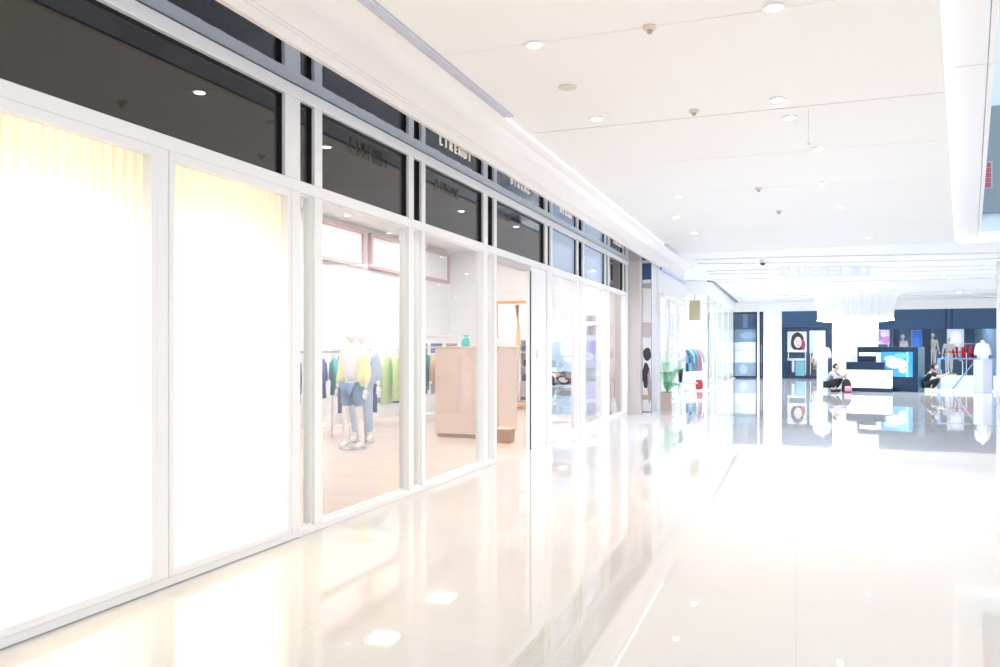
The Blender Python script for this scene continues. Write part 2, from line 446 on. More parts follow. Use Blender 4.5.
# ------------------------------------------------------------------ shopfront
wl = struct_empty('wall_left', 'white framed shopfront grid')
D0, D1 = FX - 0.10, FX
SILL, TB0, TB1, TR0, TR1 = 0.06, 2.67, 2.76, 3.38, 3.475
def piece(name, y0, y1, z0, z1, m=WHITE_FRAME, x0=D0, x1=D1, bev=0.006):
    return MB().box(x0, x1, y0, y1, z0, z1, bev).build(name, m, wl)
piece('sill', -3, 9.52, 0, SILL); piece('sill', 11.74, 18.02, 0, SILL)
MB().box(FX - 0.005, FX + 0.002, -3, 5.2, 0.0, 0.006).build('shadow_gap', mat('floor_gap', (.3, .29, .28), .8), wl)
piece('transom_bar', -3, 18.02, TB0, TB1, x1=D1 + 0.012)
piece('top_rail', -3, 18.02, TR0, TR1, x1=D1 + 0.02)
posts = [(2.38, 2.45), (3.742, 3.838), (5.10, 5.215), (5.41, 5.52), (7.05, 7.16), (7.34, 7.43), (9.06, 9.20), (9.42, 9.52),
         (11.74, 11.95), (13.50, 13.60), (13.90, 14.01), (15.68, 15.78), (15.95, 16.07), (17.72, 18.02)]
for y0, y1 in posts:
    piece('post', y0, y1, SILL, TB0, x1=D1 + 0.01)
for y0, y1 in [(5.02, 5.215), (5.41, 5.52), (7.05, 7.16), (7.34, 7.43), (9.06, 9.20), (9.42, 9.52), (11.62, 11.74), (11.90, 12.0),
               (13.50, 13.60), (13.90, 14.01), (15.68, 15.78), (15.95, 16.07), (17.50, 17.58), (17.80, 18.02)]:
    piece('upper_post', y0, y1, TB1, TR0, x1=D1 + 0.01)
piece('cladding', -3, 2.38, SILL, TB0, WHITE_WALL)

# light boxes
WARMSIDE = mat('lightbox_lining', (0.93, 0.86, 0.72), 0.6)
def light_box(y0, y1, label):
    t = thing('light_box', label, 'light box', (FX, (y0 + y1) / 2, SILL), 0, 'light boxes of the shopfront')
    w = (y1 - y0) / 2; H = TB0 - SILL
    f = MB()
    for a in ((-w, -w + 0.045), (w - 0.045, w)): f.box(-0.075, 0.014, a[0], a[1], 0.0, H, 0.004)
    f.box(-0.075, 0.014, -w + .045, w - .045, 0.0, 0.045, 0.004); f.box(-0.075, 0.014, -w + .045, w - .045, H - 0.06, H, 0.004)
    f.build('frame', WHITE_FRAME, t)
    n = int(round((2 * w - 0.09) / 0.074)); st = 6
    bm = bmesh.new(); prev = None
    for i in range(n * st + 1):
        u = i / st; y = -w + 0.045 + (2 * w - 0.09) * i / (n * st)
        x = -0.055 + 0.018 * math.sqrt(max(0, math.sin(PI * (u % 1.0))))
        pr = (bm.verts.new((x, y, 0.04)), bm.verts.new((x, y, H - 0.055)))
        if prev: bm.faces.new((prev[0], pr[0], pr[1], prev[1]))
        prev = pr
    me = bpy.data.meshes.new('fluted_panel'); bm.to_mesh(me); bm.free()
    link('fluted_panel', me, SHEET, t, True)
    hs = MB(); hs.box(-0.34, -0.32, -w, w, 0, H); hs.box(-0.32, -0.08, -w, -w + 0.02, 0, H); hs.box(-0.32, -0.08, w - 0.02, w, 0, H)
    hs.box(-0.32, -0.08, -w + .02, w - .02, 0, 0.02); hs.box(-0.32, -0.08, -w + .02, w - .02, H - .02, H)
    hs.build('housing', WARMSIDE, t)
    MB().box(-0.318, -0.30, -w + 0.10, w - 0.10, 0.15, H - 0.52).build('lamp_panel', WARMLAMP, t)
    return t
light_box(2.455, 3.74, 'glowing fluted light box at left edge of the photo, nearest the camera')
light_box(3.84, 5.09, 'glowing fluted light box between the first one and the glass shopfront')

# clear panes and dark transom panes, each a window of its own
wn = [0]
def window(y0, y1, z0, z1, glass, label, x=FX - 0.05, th=0.012, fr=0.014, frm=None):
    wn[0] += 1
    w = struct_empty('window_%d' % wn[0], label, (x, (y0 + y1) / 2, z0))
    h = (y1 - y0) / 2; H = z1 - z0
    MB().box(-th / 2, th / 2, -h + 0.004, h - 0.004, 0.004, H - 0.004).build('pane', glass, w)
    f = MB()
    for a in ((-h, -h + fr), (h - fr, h)): f.box(-0.03, 0.03, a[0], a[1], 0, H)
    f.box(-0.03, 0.03, -h + fr, h - fr, 0, fr); f.box(-0.03, 0.03, -h + fr, h - fr, H - fr, H)
    f.build('window_frame', frm or WHITE_FRAME, w)
    return w
GREENEDGE = mat('greenish_frame', (0.86, 0.88, 0.88), 0.3)
for y0, y1, lb in [(5.52, 7.05, 'large clear pane in front of the mannequins'), (7.43, 9.06, 'large clear pane left of the doorway'),
                   (11.95, 13.50, 'clear pane right of the doorway'), (14.01, 15.68, 'clear pane in front of the purple banner'), (16.07, 17.72, 'last clear pane of the shopfront')]:
    window(y0, y1, SILL, TB0, PANE, lb)
for i, (y0, y1) in enumerate([(5.215, 5.41), (7.16, 7.34), (9.20, 9.42), (13.60, 13.90), (15.78, 15.95)]):
    window(y0, y1, SILL, TB0, PANE, 'narrow clear strip number %s between posts' % 'one two three four five'.split()[i], frm=GREENEDGE)
for i, (y0, y1) in enumerate([(-2.0, 5.02), (5.215, 5.41), (5.52, 7.05), (7.16, 7.34), (7.43, 9.06), (9.20, 9.42), (9.52, 11.62), (11.74, 11.90), (12.0, 13.50),
                              (13.60, 13.90), (14.01, 15.68), (15.78, 15.95), (16.07, 17.50), (17.58, 17.80)]):
    pale = i in (8, 10)
    w = window(y0, y1, TB1, TR0, BLUEPANE if pale else DARKPANE, 'pale blue transom pane' if pale else 'dark transom pane over the shopfront', fr=0.006, frm=BLACK)
MB().box(FX - 0.14, FX - 0.11, -3, 18.02, TB1, 3.9).build('backing_board', BLACK, wl)
# doorway
door = struct_empty('door_1', 'open sliding shop doorway', (FX, 10.2, 0))
MB().box(-0.16, -0.02, -0.66, 0.80, 2.602, 2.668).build('head_track', mat('grey_track', (0.5, 0.5, 0.52), 0.4), door)
MB().box(-0.075, -0.03, 0.735, 0.785, 0, 2.60).build('jamb', WHITE_FRAME, door)
MB().box(-0.05, -0.018, 0.786, 0.808, 0, 2.60).build('seal', BLACK, door)
MB().box(-0.085, -0.02, 0.812, 1.54, 0, 2.668, 0.004).build('jamb_panel', WHITE_WALL, door)
sw = tag(MB().box(0, 0.008, -0.05, 0.05, 0, 0.12, 0.002).build('light_switch', mat('switch_plastic', (0.7, 0.68, 0.66), 0.4), None, False, (FX - 0.018, 11.28, 1.32)),
         'small white wall switch plate on jamb beside doorway', 'switch')

# sign letters along the front of the soffit
def sign_word(txt, y0, y1, z, label, size):
    t = thing('shop_sign', label, 'sign', (-3.155, y0, z), 0, 'sign lettering under the bulkhead')
    n = len(txt)
    for i, ch in enumerate(txt):
        if ch == ' ': continue
        me = text_mesh(ch, size, 0.008)
        me.transform(Matrix.Rotation(PI / 2, 4, 'X')); me.transform(Matrix.Rotation(PI / 2, 4, 'Z'))
        link('letter', me, GOLD, t, False, (0, (i + 0.5) * (y1 - y0) / n, 0))
    return t
sign_word('LIRENUI', 6.80, 7.62, 3.395, 'brass sign letters above the narrow strip before second clear pane', 0.125)
sign_word('DINENG', 8.80, 9.55, 3.412, 'brass sign letters above the left side of doorway', 0.11)
sign_word('DENAN', 10.90, 11.55, 3.415, 'brass sign letters above the right side of doorway', 0.11)
sign_word('IRENI', 14.42, 15.3, 3.42, 'farthest brass sign letters, near the end of the shopfront', 0.11)

# end of the shopfront: beige pier, display panel, white pillar
struct(MB().box(-3.9, -3.33, 18.04, 18.30, 0, 3.477).build('wall_end', BEIGE), 'beige stone return at the end of the shopfront')
dp = thing('fashion_poster', 'tall narrow fashion poster between beige pier and white pillar', 'poster', (-3.26, 18.60, 0))
MB().box(-0.12, 0.10, 0, 0.03, 0, 3.5).build('frame', mat('slim_dark_frame', (0.2, 0.2, 0.24), 0.3), dp)
pm = painted('fashion_picture', (0.82, 0.80, 0.80), [('r', -1, 3.1, 1, 3.5, (0.03, 0.08, 0.2)), ('r', -1, 2.9, 1, 3.02, (.35, .4, .5)), ('r', -1, 1.75, 1, 2.1, (0.55, .5, .5)),
     ('e', 0, 1.35, .09, .16, (.05, .05, .07)), ('e', -.03, .85, .09, .3, (.04, .04, .06)), ('r', -1, .28, 1, .42, (.5, .4, .35)), ('e', .05, .6, .04, .4, (.45, .36, .32))])
MB().box(-0.11, 0.09, -0.004, 0.0, 0.02, 3.48).build('picture', pm, dp)
struct(MB().box(-3.6, -3.17, 18.65, 19.45, 0, 3.477, 0.01).build('wall_pillar', mat('lavender_white_stone', (0.78, 0.78, 0.86), 0.25)), 'white stone pillar after the first shop')

# ------------------------------------------------------------------ first shop interior
struct(MB().box(-8.4, -8.25, -3, 18.7, 0, 3.95).build('wall_back', BRIGHT_WALL), 'white back wall of the first shop')
struct(MB().box(-8.25, -3.95, 18.5, 18.64, 0, 3.95).build('wall_far', BRIGHT_WALL), 'white end wall of the first shop')
struct(MB().box(-8.25, -3.95, 2.2, 2.3, 0, 3.95).build('wall_near', BRIGHT_WALL), 'white partition behind the light boxes')
for i, (x, y) in enumerate([(-4.42, 6.6), (-4.42, 9.2), (-4.42, 11.8), (-4.42, 14.4), (-4.42, 16.9), (-7.2, 7.9), (-7.2, 10.5), (-7.2, 13.1), (-7.2, 15.7)]):  # panel lights added to brighten the shop interior
    pos = ['nearest', 'second', 'third', 'fourth', 'last'][i] + ' in the row beside the glass' if i < 5 else ['nearest', 'second', 'third', 'last'][i - 5] + ' in the row by the back wall'
    t = thing('added_panel_light', 'added square panel light in shop ceiling, ' + pos, 'ceiling light', (x, y, 3.95), 0, 'added panel lights in the shop')
    MB().box(-0.27, 0.27, -0.27, 0.27, -0.03, -0.002).build('frame', WHITE_FRAME, t)
    MB().box(-0.25, 0.25, -0.25, 0.25, -0.036, -0.03).build('diffuser', SHOP_FILL, t)
# framed wall panels high on the back wall
def wall_cabinet(y0, y1, z0, z1, label, x=-8.24):
    t = thing('wall_light_panel', label, 'wall panel', (x, (y0 + y1) / 2, z0), 0, 'pink framed panels high on shop walls')
    h = (y1 - y0) / 2; H = z1 - z0
    f = MB()
    for a in ((-h, -h + .07), (h - .07, h)): f.box(0, 0.08, a[0], a[1], 0, H)
    f.box(0, .08, -h + .07, h - .07, 0, .07); f.box(0, .08, -h + .07, h - .07, H - .07, H)
    f.build('frame', PINKBR, t)
    MB().box(0, 0.03, -h + .07, h - .07, .07, H - .07).build('panel', BRIGHT_WALL, t)
wall_cabinet(12.2, 14.1, 3.12, 3.86, 'pink framed wall panel, left one seen above the mannequins')
wall_cabinet(14.35, 16.3, 3.12, 3.86, 'pink framed wall panel, right one seen above the clothes rack')
wall_cabinet(16.55, 18.3, 3.12, 3.86, 'pink framed wall panel seen above the tan podium')

# mannequins
def finger_set(w, d, s=1.0):
    """palm and five fingers continuing from wrist w along d (pointing), thumb to the side"""
    w = Vector(w); d = Vector(d).normalized()
    side = d.cross(Vector((0, 0, 1)))
    if side.length < .2: side = Vector((0, 1, 0)) if abs(d.y) < .9 else Vector((1, 0, 0))
    side.normalize(); nrm = side.cross(d)
    ms = [chain([w, w + d * .045 * s, w + d * .09 * s], [(.026 * s, .018 * s), (.036 * s, .016 * s), (.034 * s, .014 * s)])]
    for k, (o, L) in enumerate([(-.027, .068), (-.009, .078), (.009, .074), (.026, .056)]):
        p0 = w + d * .08 * s + side * o * s
        ms.append(chain([p0, p0 + d * L * .5 * s - nrm * .006 * s, p0 + d * L * s - nrm * .022 * s], [.0095 * s, .0085 * s, .007 * s]))
    p0 = w + d * .03 * s - side * .026 * s
    ms.append(chain([p0, p0 + (d * .03 - side * .022) * s, p0 + (d * .06 - side * .026 - nrm * .01) * s], [.011 * s, .010 * s, .008 * s]))
    return ms
def head_mesh(c, fwd, s=1.0, face=True):
    c = Vector(c); f = Vector(fwd).normalized(); r = f.cross(Vector((0, 0, 1))).normalized(); u = r.cross(f)
    b = MB()
    b.ball((0, 0, 0), 0.1, (0.80, 0.95, 1.18), 20, 14)
    for v in b.bm.verts:                      # chin taper and flattened face
        if v.co.z < -.02:
            k = 1 - 0.45 * min(1, (-v.co.z - .02) / .1); v.co.x *= k; v.co.y = v.co.y * k + (0.018 if v.co.y > 0 else 0.012)
    if face:
        b.ball((0, .098, -.012), .014, (.8, 1.3, 1.7), 8, 6)            # nose
        for sx in (-1, 1):
            b.ball((sx * .032, .083, .012), .012, (1.2, .6, .7), 8, 6)   # eye
            b.ball((sx * .082, .0, -.005), .026, (.35, .7, 1.1), 8, 6)   # ear
        b.ball((0, .086, -.055), .018, (1.3, .5, .45), 8, 6)            # mouth
    me = bpy.data.meshes.new('h'); b.bm.to_mesh(me); b.bm.free()
    me.transform(Matrix.Scale(s, 4))
    M = Matrix(((r.x, f.x, u.x, c.x), (r.y, f.y, u.y, c.y), (r.z, f.z, u.z, c.z), (0, 0, 0, 1)))
    me.transform(M)
    for p in me.polygons: p.use_smooth = True
    return me
def body_mesh(J, s=1.0, fwd=(0, -1, 0), face=True, fingers=True):
    """J: joints in metres. returns one continuous mesh"""
    keys = ['pelvis', 'waist', 'chest', 'neck', 'headb', 'shl', 'ell', 'wrl', 'shr', 'elr', 'wrr', 'hil', 'knl', 'anl', 'tol', 'hir', 'knr', 'anr', 'tor']
    R = dict(pelvis=(.125, .10), waist=(.11, .085), chest=(.135, .10), neck=.052, headb=.05, shl=.058, ell=.042, wrl=.028, shr=.058, elr=.042, wrr=.028,
             hil=.085, knl=.056, anl=.038, tol=.034, hir=.085, knr=.056, anr=.038, tor=.034)
    ids = {k_: i for i, k_ in enumerate(keys)}
    E_ = [('pelvis', 'waist'), ('waist', 'chest'), ('chest', 'neck'), ('neck', 'headb'), ('chest', 'shl'), ('shl', 'ell'), ('ell', 'wrl'), ('chest', 'shr'), ('shr', 'elr'), ('elr', 'wrr'),
          ('pelvis', 'hil'), ('hil', 'knl'), ('knl', 'anl'), ('anl', 'tol'), ('pelvis', 'hir'), ('hir', 'knr'), ('knr', 'anr'), ('anr', 'tor')]
    rr = []
    for k_ in keys:
        r = R[k_]; rr.append(tuple(q * s for q in r) if isinstance(r, tuple) else r * s)
    m0 = skin([tuple(J[k_]) for k_ in keys], [(ids[a], ids[b]) for a, b in E_], rr, 1)
    ms = [m0, head_mesh(J['head'], fwd, s, face)]
    if fingers:
        for q in 'lr':
            d = Vector(J['wr' + q]) - Vector(J['el' + q])
            if ('hd' + q) in J: d = Vector(J['hd' + q])
            ms += finger_set(J['wr' + q], d, s)
    me = join(ms)
    for p in me.polygons: p.use_smooth = True
    return me
def stand_joints(arm=0.10, step=0.04):
    return dict(pelvis=(0, 0, .95), waist=(0, 0, 1.10), chest=(0, 0, 1.32), neck=(0, 0, 1.48), headb=(0, -.01, 1.56), head=(0, -.015, 1.66),
        shl=(-.18, 0, 1.41), ell=(-.22 - arm * .3, .03, 1.13), wrl=(-.23 - arm * .5, -.04, .89), shr=(.18, 0, 1.41), elr=(.22 + arm * .3, .03, 1.13), wrr=(.23 + arm * .5, -.05, .89),
        hil=(-.09, 0, .90), knl=(-.10, -.02 - step, .50), anl=(-.11, .02 - step, .09), tol=(-.12, -.12 - step, .045), hir=(.09, 0, .90), knr=(.10, -.02 + step, .50), anr=(.11, .03 + step, .09), tor=(.12, -.11 + step, .045))
def g(J, names, radii, edges=None, sub=1):
    v = [tuple(J[n]) if isinstance(n, str) else tuple(n) for n in names]
    e = edges or [(i, i + 1) for i in range(len(v) - 1)]
    return skin(v, e, radii, sub)
def top_mesh(J, s=1.0, sleeve=1.0, low=0.0, fat=1.0):
    """shirt or cardigan: torso with two sleeves"""
    pel = Vector(J['pelvis']) + Vector((0, 0, low))
    def sl(q):
        a, b_, c_ = Vector(J['sh' + q]), Vector(J['el' + q]), Vector(J['wr' + q])
        return [a, b_ if sleeve > .6 else a.lerp(b_, .7)] + ([b_.lerp(c_, .8)] if sleeve > .9 else [])
    L, Rr = sl('l'), sl('r')
    v = [pel, Vector(J['waist']), Vector(J['chest']), Vector(J['chest']).lerp(Vector(J['neck']), .55)] + L + Rr
    e = [(0, 1), (1, 2), (2, 3), (2, 4)] + [(4 + i, 5 + i) for i in range(len(L) - 1)]
    o = 4 + len(L)
    e += [(2, o)] + [(o + i, o + i + 1) for i in range(len(Rr) - 1)]
    rad = [(.155 * fat, .125 * fat), (.14 * fat, .112 * fat), (.155 * fat, .12 * fat), (.085, .075)]
    for q in (L, Rr):
        rad += [.078, .066, .056][:len(q)]
    return skin([tuple(x) for x in v], e, [tuple(y * s for y in x) if isinstance(x, tuple) else x * s for x in rad], 1)
def legs_mesh(J, s=1.0, full=1.0, fat=1.0):
    v = [J['pelvis']]; rad = [(.145 * fat, .115 * fat)]; e = []
    for q in 'lr':
        i = len(v)
        h, k_, a = Vector(J['hi' + q]), Vector(J['kn' + q]), Vector(J['an' + q])
        pts = [h, h.lerp(k_, .75)] if full < .5 else [h, k_, k_.lerp(a, .88)]
        v += [tuple(p) for p in pts]; e += [(0, i)] + [(i + j, i + j + 1) for j in range(len(pts) - 1)]
        rad += ([.108 * fat, .095 * fat] if full < .5 else [.105 * fat, .074 * fat, .058 * fat])
    return skin(v, e, [tuple(y * s for y in x) if isinstance(x, tuple) else x * s for x in rad], 1)
def shoe_mesh(J, q, s=1.0):
    a, t = Vector(J['an' + q]), Vector(J['to' + q])
    d = (t - a); d.z = 0; d.normalize()
    a2 = Vector((a.x, a.y, .05 * s)) - d * .03 * s; t2 = Vector((t.x, t.y, .042 * s)) + d * .03 * s
    return chain([a2, a2.lerp(t2, .5), t2], [(.056 * s, .060 * s), (.058 * s, .052 * s), (.050 * s, .042 * s)])

def mannequin(loc, rz, label, top=None, jacket=None, bottom=None, short=False, plinth=0.0, s=1.0, group='shop mannequins'):
    t = thing('mannequin', label, 'mannequin', loc, rz, group)
    J = stand_joints()
    if plinth:
        J = {k_: (v[0], v[1], v[2] + plinth) for k_, v in J.items()}
    link('body', body_mesh(J, fwd=(0, -1, 0), face=True), MANNEQ, t)
    if bottom: link('shorts' if short else 'trousers', legs_mesh(J, full=0.3 if short else 1.0), bottom, t)
    if top: link('shirt', top_mesh(J, sleeve=.5), top, t)
    if jacket:
        link('cardigan', top_mesh(J, sleeve=1.0, low=-.08, fat=1.16), jacket, t)
    MB().lathe([(0.19, plinth), (0.20, plinth + .01), (0.19, plinth + .018)], 24).build('base_plate', CHROME, t)
    if plinth: MB().box(-.32, .32, -.32, .32, 0, plinth - .001, .01).build('plinth', WHITE_WALL, t)
    return t
mA = mannequin((-6.08, 10.15, 0), -0.2, 'white mannequin in yellow cardigan and denim shorts behind first clear pane', top=C_WHT, bottom=C_DEN, short=True)
# open cardigan: two front halves and sleeves hanging from the shoulders
def open_cardigan(parent, m, J):
    ms = []
    for sgn, q in ((-1, 'l'), (1, 'r')):
        ms.append(skin([(sgn * .08, 0.0, 1.47), (sgn * .15, .0, 1.36), (sgn * .155, .0, 1.15), (sgn * .165, 0.0, .90)], [(0, 1), (1, 2), (2, 3)], [(.06, .09), (.075, .14), (.07, .13), (.075, .14)], 1))
        a, b_, c_ = Vector(J['sh' + q]), Vector(J['el' + q]), Vector(J['wr' + q])
        ms.append(chain([a, b_, b_.lerp(c_, .75)], [.084, .070, .058]))
    ms.append(skin([(0, .09, 1.42), (0, .09, 1.15), (0, .09, .9)], [(0, 1), (1, 2)], [(.17, .055), (.16, .05), (.17, .055)], 1))
    me = join(ms)
    for p in me.polygons: p.use_smooth = True
    link('cardigan', me, m, parent)
open_cardigan(mA, C_YEL, stand_joints())
mB_ = mannequin((-6.40, 10.95, 0), 0.2, 'white mannequin in white top and pale jeans behind the yellow cardigan one', top=C_WHT, bottom=C_PDEN)
open_cardigan(mB_, C_PDEN, stand_joints())

# hanging garments and racks
def garment_mesh(L, w, kind):
    """garment hanging from z=0 (hook) down; shoulders along x, thin in y"""
    b = MB()
    b.loft([(-.07, 0, 0, .05, .03), (-.09, 0, 0, .10, .04), (-.14, 0, 0, w * .92, .05), (-.22, 0, 0, w, .055), (-.45 * L - .1, 0, 0, w * .88, .05), (-L, 0, 0, w * (1.05 if kind == 'coat' else .95), .06)], 18)
    if kind != 'vest':
        for sgn in (-1, 1):
            b.tube([(sgn * w * .80, 0, -.15), (sgn * (w + .05), 0, -.35), (sgn * (w + .07), 0, -.62 if kind == 'coat' else -.42)], [.055, .05, .04], 10)
    me = bpy.data.meshes.new('garment'); bmesh.ops.recalc_face_normals(b.bm, faces=b.bm.faces[:]); b.bm.to_mesh(me); b.bm.free()
    return me
def trousers_mesh(L):
    b = MB()
    b.loft([(-.08, 0, 0, .16, .03), (-.2, 0, 0, .18, .04), (-.34, 0, 0, .19, .045)], 14)
    for sgn in (-1, 1): b.loft([(-.33, sgn * .095, 0, .092, .042), (-L * .7, sgn * .10, 0, .082, .035), (-L, sgn * .10, 0, .085, .035)], 12)
    me = bpy.data.meshes.new('garment'); bmesh.ops.recalc_face_normals(b.bm, faces=b.bm.faces[:]); b.bm.to_mesh(me); b.bm.free()
    return me
def hang(loc, rz, m, kind, L, label, name=None, w=.2, group='clothes on the shop racks', cat='garment'):
    t = thing(name or {'coat': 'hanging_coat', 'shirt': 'hanging_shirt', 'vest': 'hanging_dress', 'trousers': 'hanging_trousers'}[kind], label, cat, loc, rz, group)
    me = trousers_mesh(L) if kind == 'trousers' else garment_mesh(L, w, kind)
    link('fabric', me, m, t, True)
    h = MB(); h.tube([(0.018, 0, 0.022), (0.03, 0, .034), (.018, 0, .046), (0, 0, .05), (-.018, 0, .046), (-.02, 0, .02), (0, 0, -.01), (0, 0, -.10)], .004, 6)
    h.tube([(-w * .8, 0, -.135), (0, 0, -.06), (w * .8, 0, -.135)], .008, 6)
    h.build('hanger', CHROME, t)
    return t
def rack(loc, rz, half, H, label, m=WHITE_FRAME, dbl=False):
    t = thing('clothes_rack', label, 'clothes rack', loc, rz, 'clothes racks in the first shop')
    MB().tube([(-half, 0, H), (half, 0, H)], .014, 10).build('rail', m, t)
    for sx in (-1, 1):
        f = MB()
        for yy in ((-.22, .22) if dbl else (0,)):
            f.tube([(sx * half, yy, .02), (sx * half, yy, H)], .014, 8)
        if dbl: f.tube([(sx * half, -.22, H), (sx * half, .22, H)], .014, 8)
        f.build('upright', m, t)
        MB().box(sx * half - .02, sx * half + .02, -.26, .26, 0, .03, .004).build('foot', m, t)
    return t
HK = -0.049
# rack on the left of the mannequins
ra = rack((-7.05, 11.0, 0), 0.75, .62, 1.42, 'dark clothes rack seen left of the yellow cardigan mannequin', mat('grey_steel', (.35, .35, .38), .35))
for i, (m, kd, L, lb) in enumerate([(C_NAVYC, 'coat', .78, 'navy coat, first from left on the dark rack'), (C_WHT, 'shirt', .6, 'white shirt second from left on the dark rack'),
        (C_NAVYC, 'shirt', .70, 'navy shirt third from left on dark rack'), (C_TEAL, 'shirt', .66, 'teal shirt on the dark rack'), (C_BLK, 'coat', .8, 'black coat on the dark rack'), (C_CORAL, 'vest', .85, 'coral dress at right end of the dark rack')]):
    u = -.5 + i * .2
    hang((-7.05 + u * math.cos(.75), 11.0 + u * math.sin(.75), 1.42 + HK + .014), .75 + PI / 2, m, kd, L, lb)
rb = rack((-6.85, 12.2, 0), 0.55, .75, 1.46, 'white double post clothes rack right of the mannequins', WHITE_FRAME, True)
for i, (m, kd, L, lb) in enumerate([(C_PLUM, 'trousers', 1.05, 'plum trousers hanging on the white rack, leftmost'), (C_PLUM, 'vest', 1.0, 'plum dress beside plum trousers on the white rack'), (C_RED, 'vest', .8, 'dark red top on white rack'),
        (C_NAVYC, 'trousers', 1.05, 'navy trousers hanging on the white rack'), (C_GRN, 'coat', .92, 'lime green coat in the middle of the white rack'), (C_GRN, 'vest', .86, 'lime green dress beside the lime coat'), (C_TANC, 'shirt', .7, 'tan shirt at right end of white rack')]):
    u = -.62 + i * .2
    hang((-6.85 + u * math.cos(.55), 12.2 + u * math.sin(.55), 1.46 + HK + .014), .55 + PI / 2 - (.5 if i in (4, 5) else 0), m, kd, L, lb, w=.21)
rc = rack((-6.6, 14.2, 0), 0.35, .7, 1.5, 'white clothes rack further back, right of the lime coat')
for i, (m, kd, L, lb) in enumerate([(C_LBL, 'shirt', .7, 'light blue shirt on the rear white rack'), (C_TEAL, 'coat', .8, 'teal coat on the rear white rack'), (C_TANC, 'coat', .85, 'tan coat on the rear white rack'), (C_CREAM, 'coat', .8, 'cream coat on the rear white rack'), (C_NAVYC, 'coat', .85, 'navy coat at right of the rear white rack')]):
    u = -.5 + i * .24
    hang((-6.6 + u * math.cos(.35), 14.2 + u * math.sin(.35), 1.5 + HK + .014), .35 + PI / 2 - .3, m, kd, L, lb)
# low bench with folded jeans
bt = thing('display_bench', 'low white bench with folded jeans behind the clothes racks', 'bench', (-7.35, 13.5, 0), .2)
MB().box(-.62, .62, -.3, .3, .40, .44, .005).build('bench_top', WHITE_WALL, bt)
for sx in (-.55, .55): MB().box(sx - .03, sx + .03, -.28, .28, 0, .40).build('leg', WHITE_FRAME, bt)
for i in range(4):
    b = MB(); b.box(-.13, .13, -.14, .14, 0, .05, .02); b.box(-.125, .125, -.135, .135, .05, .095, .02)
    lb = ['folded navy jeans, leftmost pile on the low bench', 'folded blue jeans, second pile from left on low bench', 'folded navy jeans, third pile from left on low bench', 'folded blue jeans, rightmost pile on the low bench'][i]
    o = b.build('folded_jeans', [C_NAVYC, C_DEN][i % 2], None, False, (-7.35 + (-.45 + i * .3) * math.cos(.2), 13.5 + (-.45 + i * .3) * math.sin(.2), .4405)); o.rotation_euler.z = .2
    tag(o, lb, 'jeans', 'folded jeans on the bench')
# slim wall shelf with garments seen left of the podium
sh = thing('shelf_unit', 'open white shelf unit with folded clothes left of the tan podium', 'shelf', (-7.0, 15.0, 0), .33)
for sx in (-.5, .5): MB().box(sx - .02, sx + .02, -.2, .2, 0, 1.75).build('side_panel', WHITE_FRAME, sh)
for z in (.1, .52, .94, 1.36, 1.73): MB().box(-.48, .48, -.2, .2, z, z + .03).build('shelf', WHITE_FRAME, sh)
ns = 0
for z in (.55, .97, 1.39):
    for i in range(3):
        m = [C_NAVYC, C_GRY, C_BLK, C_PLUM, C_LBL, C_TEAL, C_GRY, C_NAVYC, C_TANC][ns]
        b = MB()
        for q in range(4): b.box(-.11, .11, -.13, .13, q * .05, q * .05 + .046, .012)
        u = -.31 + i * .31
        o = b.build('folded_sweaters', m, None, False, (-7.0 + u * math.cos(.33), 15.0 + u * math.sin(.33), z + .0005)); o.rotation_euler.z = .33
        tag(o, '%s pile of folded clothes on the %s shelf, %s' % (['navy', 'lavender', 'black', 'plum', 'light blue', 'teal', 'grey', 'dark navy', 'tan'][ns], {.55: 'lower', .97: 'middle', 1.39: 'upper'}[z], ['left', 'middle', 'right'][i]), 'clothes', 'folded clothes on the white shelf unit')
        ns += 1
# tan podium with things on it
pd = thing('podium', 'tall tan podium standing inside the shop doorway', 'podium', (-4.88, 12.5, 0))
MB().box(-.77, .37, -.45, .45, .06, 1.48, .008).build('carcass', TAN, pd)
MB().box(-.74, .34, -.42, .42, 0, .06).build('base', mat('brown_plinth', (.35, .22, .15), .4), pd)
MB().box(-.79, .39, -.47, .47, 1.48, 1.51, .005).build('top', TAN, pd)
sb = thing('step_box', 'low brown box in front of the tan podium', 'box', (-4.33, 11.75, 0))
MB().box(-.15, .15, -.13, .13, 0.0, .2, .006).build('carcass', mat('brown_box', (.42, .29, .22), .35), sb)
MB().box(-.16, .16, -.14, .14, .2, .22, .004).build('lid', TAN, sb)
gb = thing('gift_bag', 'small teal bag standing on the tan podium', 'bag', (-5.2, 12.3, 1.5105))
MB().loft([(0, 0, 0, .07, .04), (.06, 0, 0, .08, .045), (.13, 0, 0, .05, .03), (.15, 0, 0, .02, .02), (.19, 0, 0, .06, .04)], 12).build('bag_body', mat('teal_bag', (.02, .55, .52), .5), gb, True)
MB().lathe([(.023, .148), (.026, .154), (.023, .160)], 12).build('ribbon', WHITE_FRAME, gb)
def bottle(loc, label, m):
    t = thing('glass_bottle', label, 'bottle', loc, 0, 'bottles on the podium')
    MB().lathe([(.03, 0), (.035, .01), (.035, .09), (.02, .11), (.012, .125), (.012, .14)], 14).build('bottle_body', m, t, True)
    MB().lathe([(.015, .14), (.016, .165), (.014, .17)], 12).build('stopper', CHROME, t)
PALEGL = mat('pale_glass', (.8, .86, .88), .1)
bottle((-4.72, 12.25, 1.5105), 'left clear bottle on the tan podium', PALEGL); bottle((-4.62, 12.3, 1.5105), 'right clear bottle on the tan podium', PALEGL)
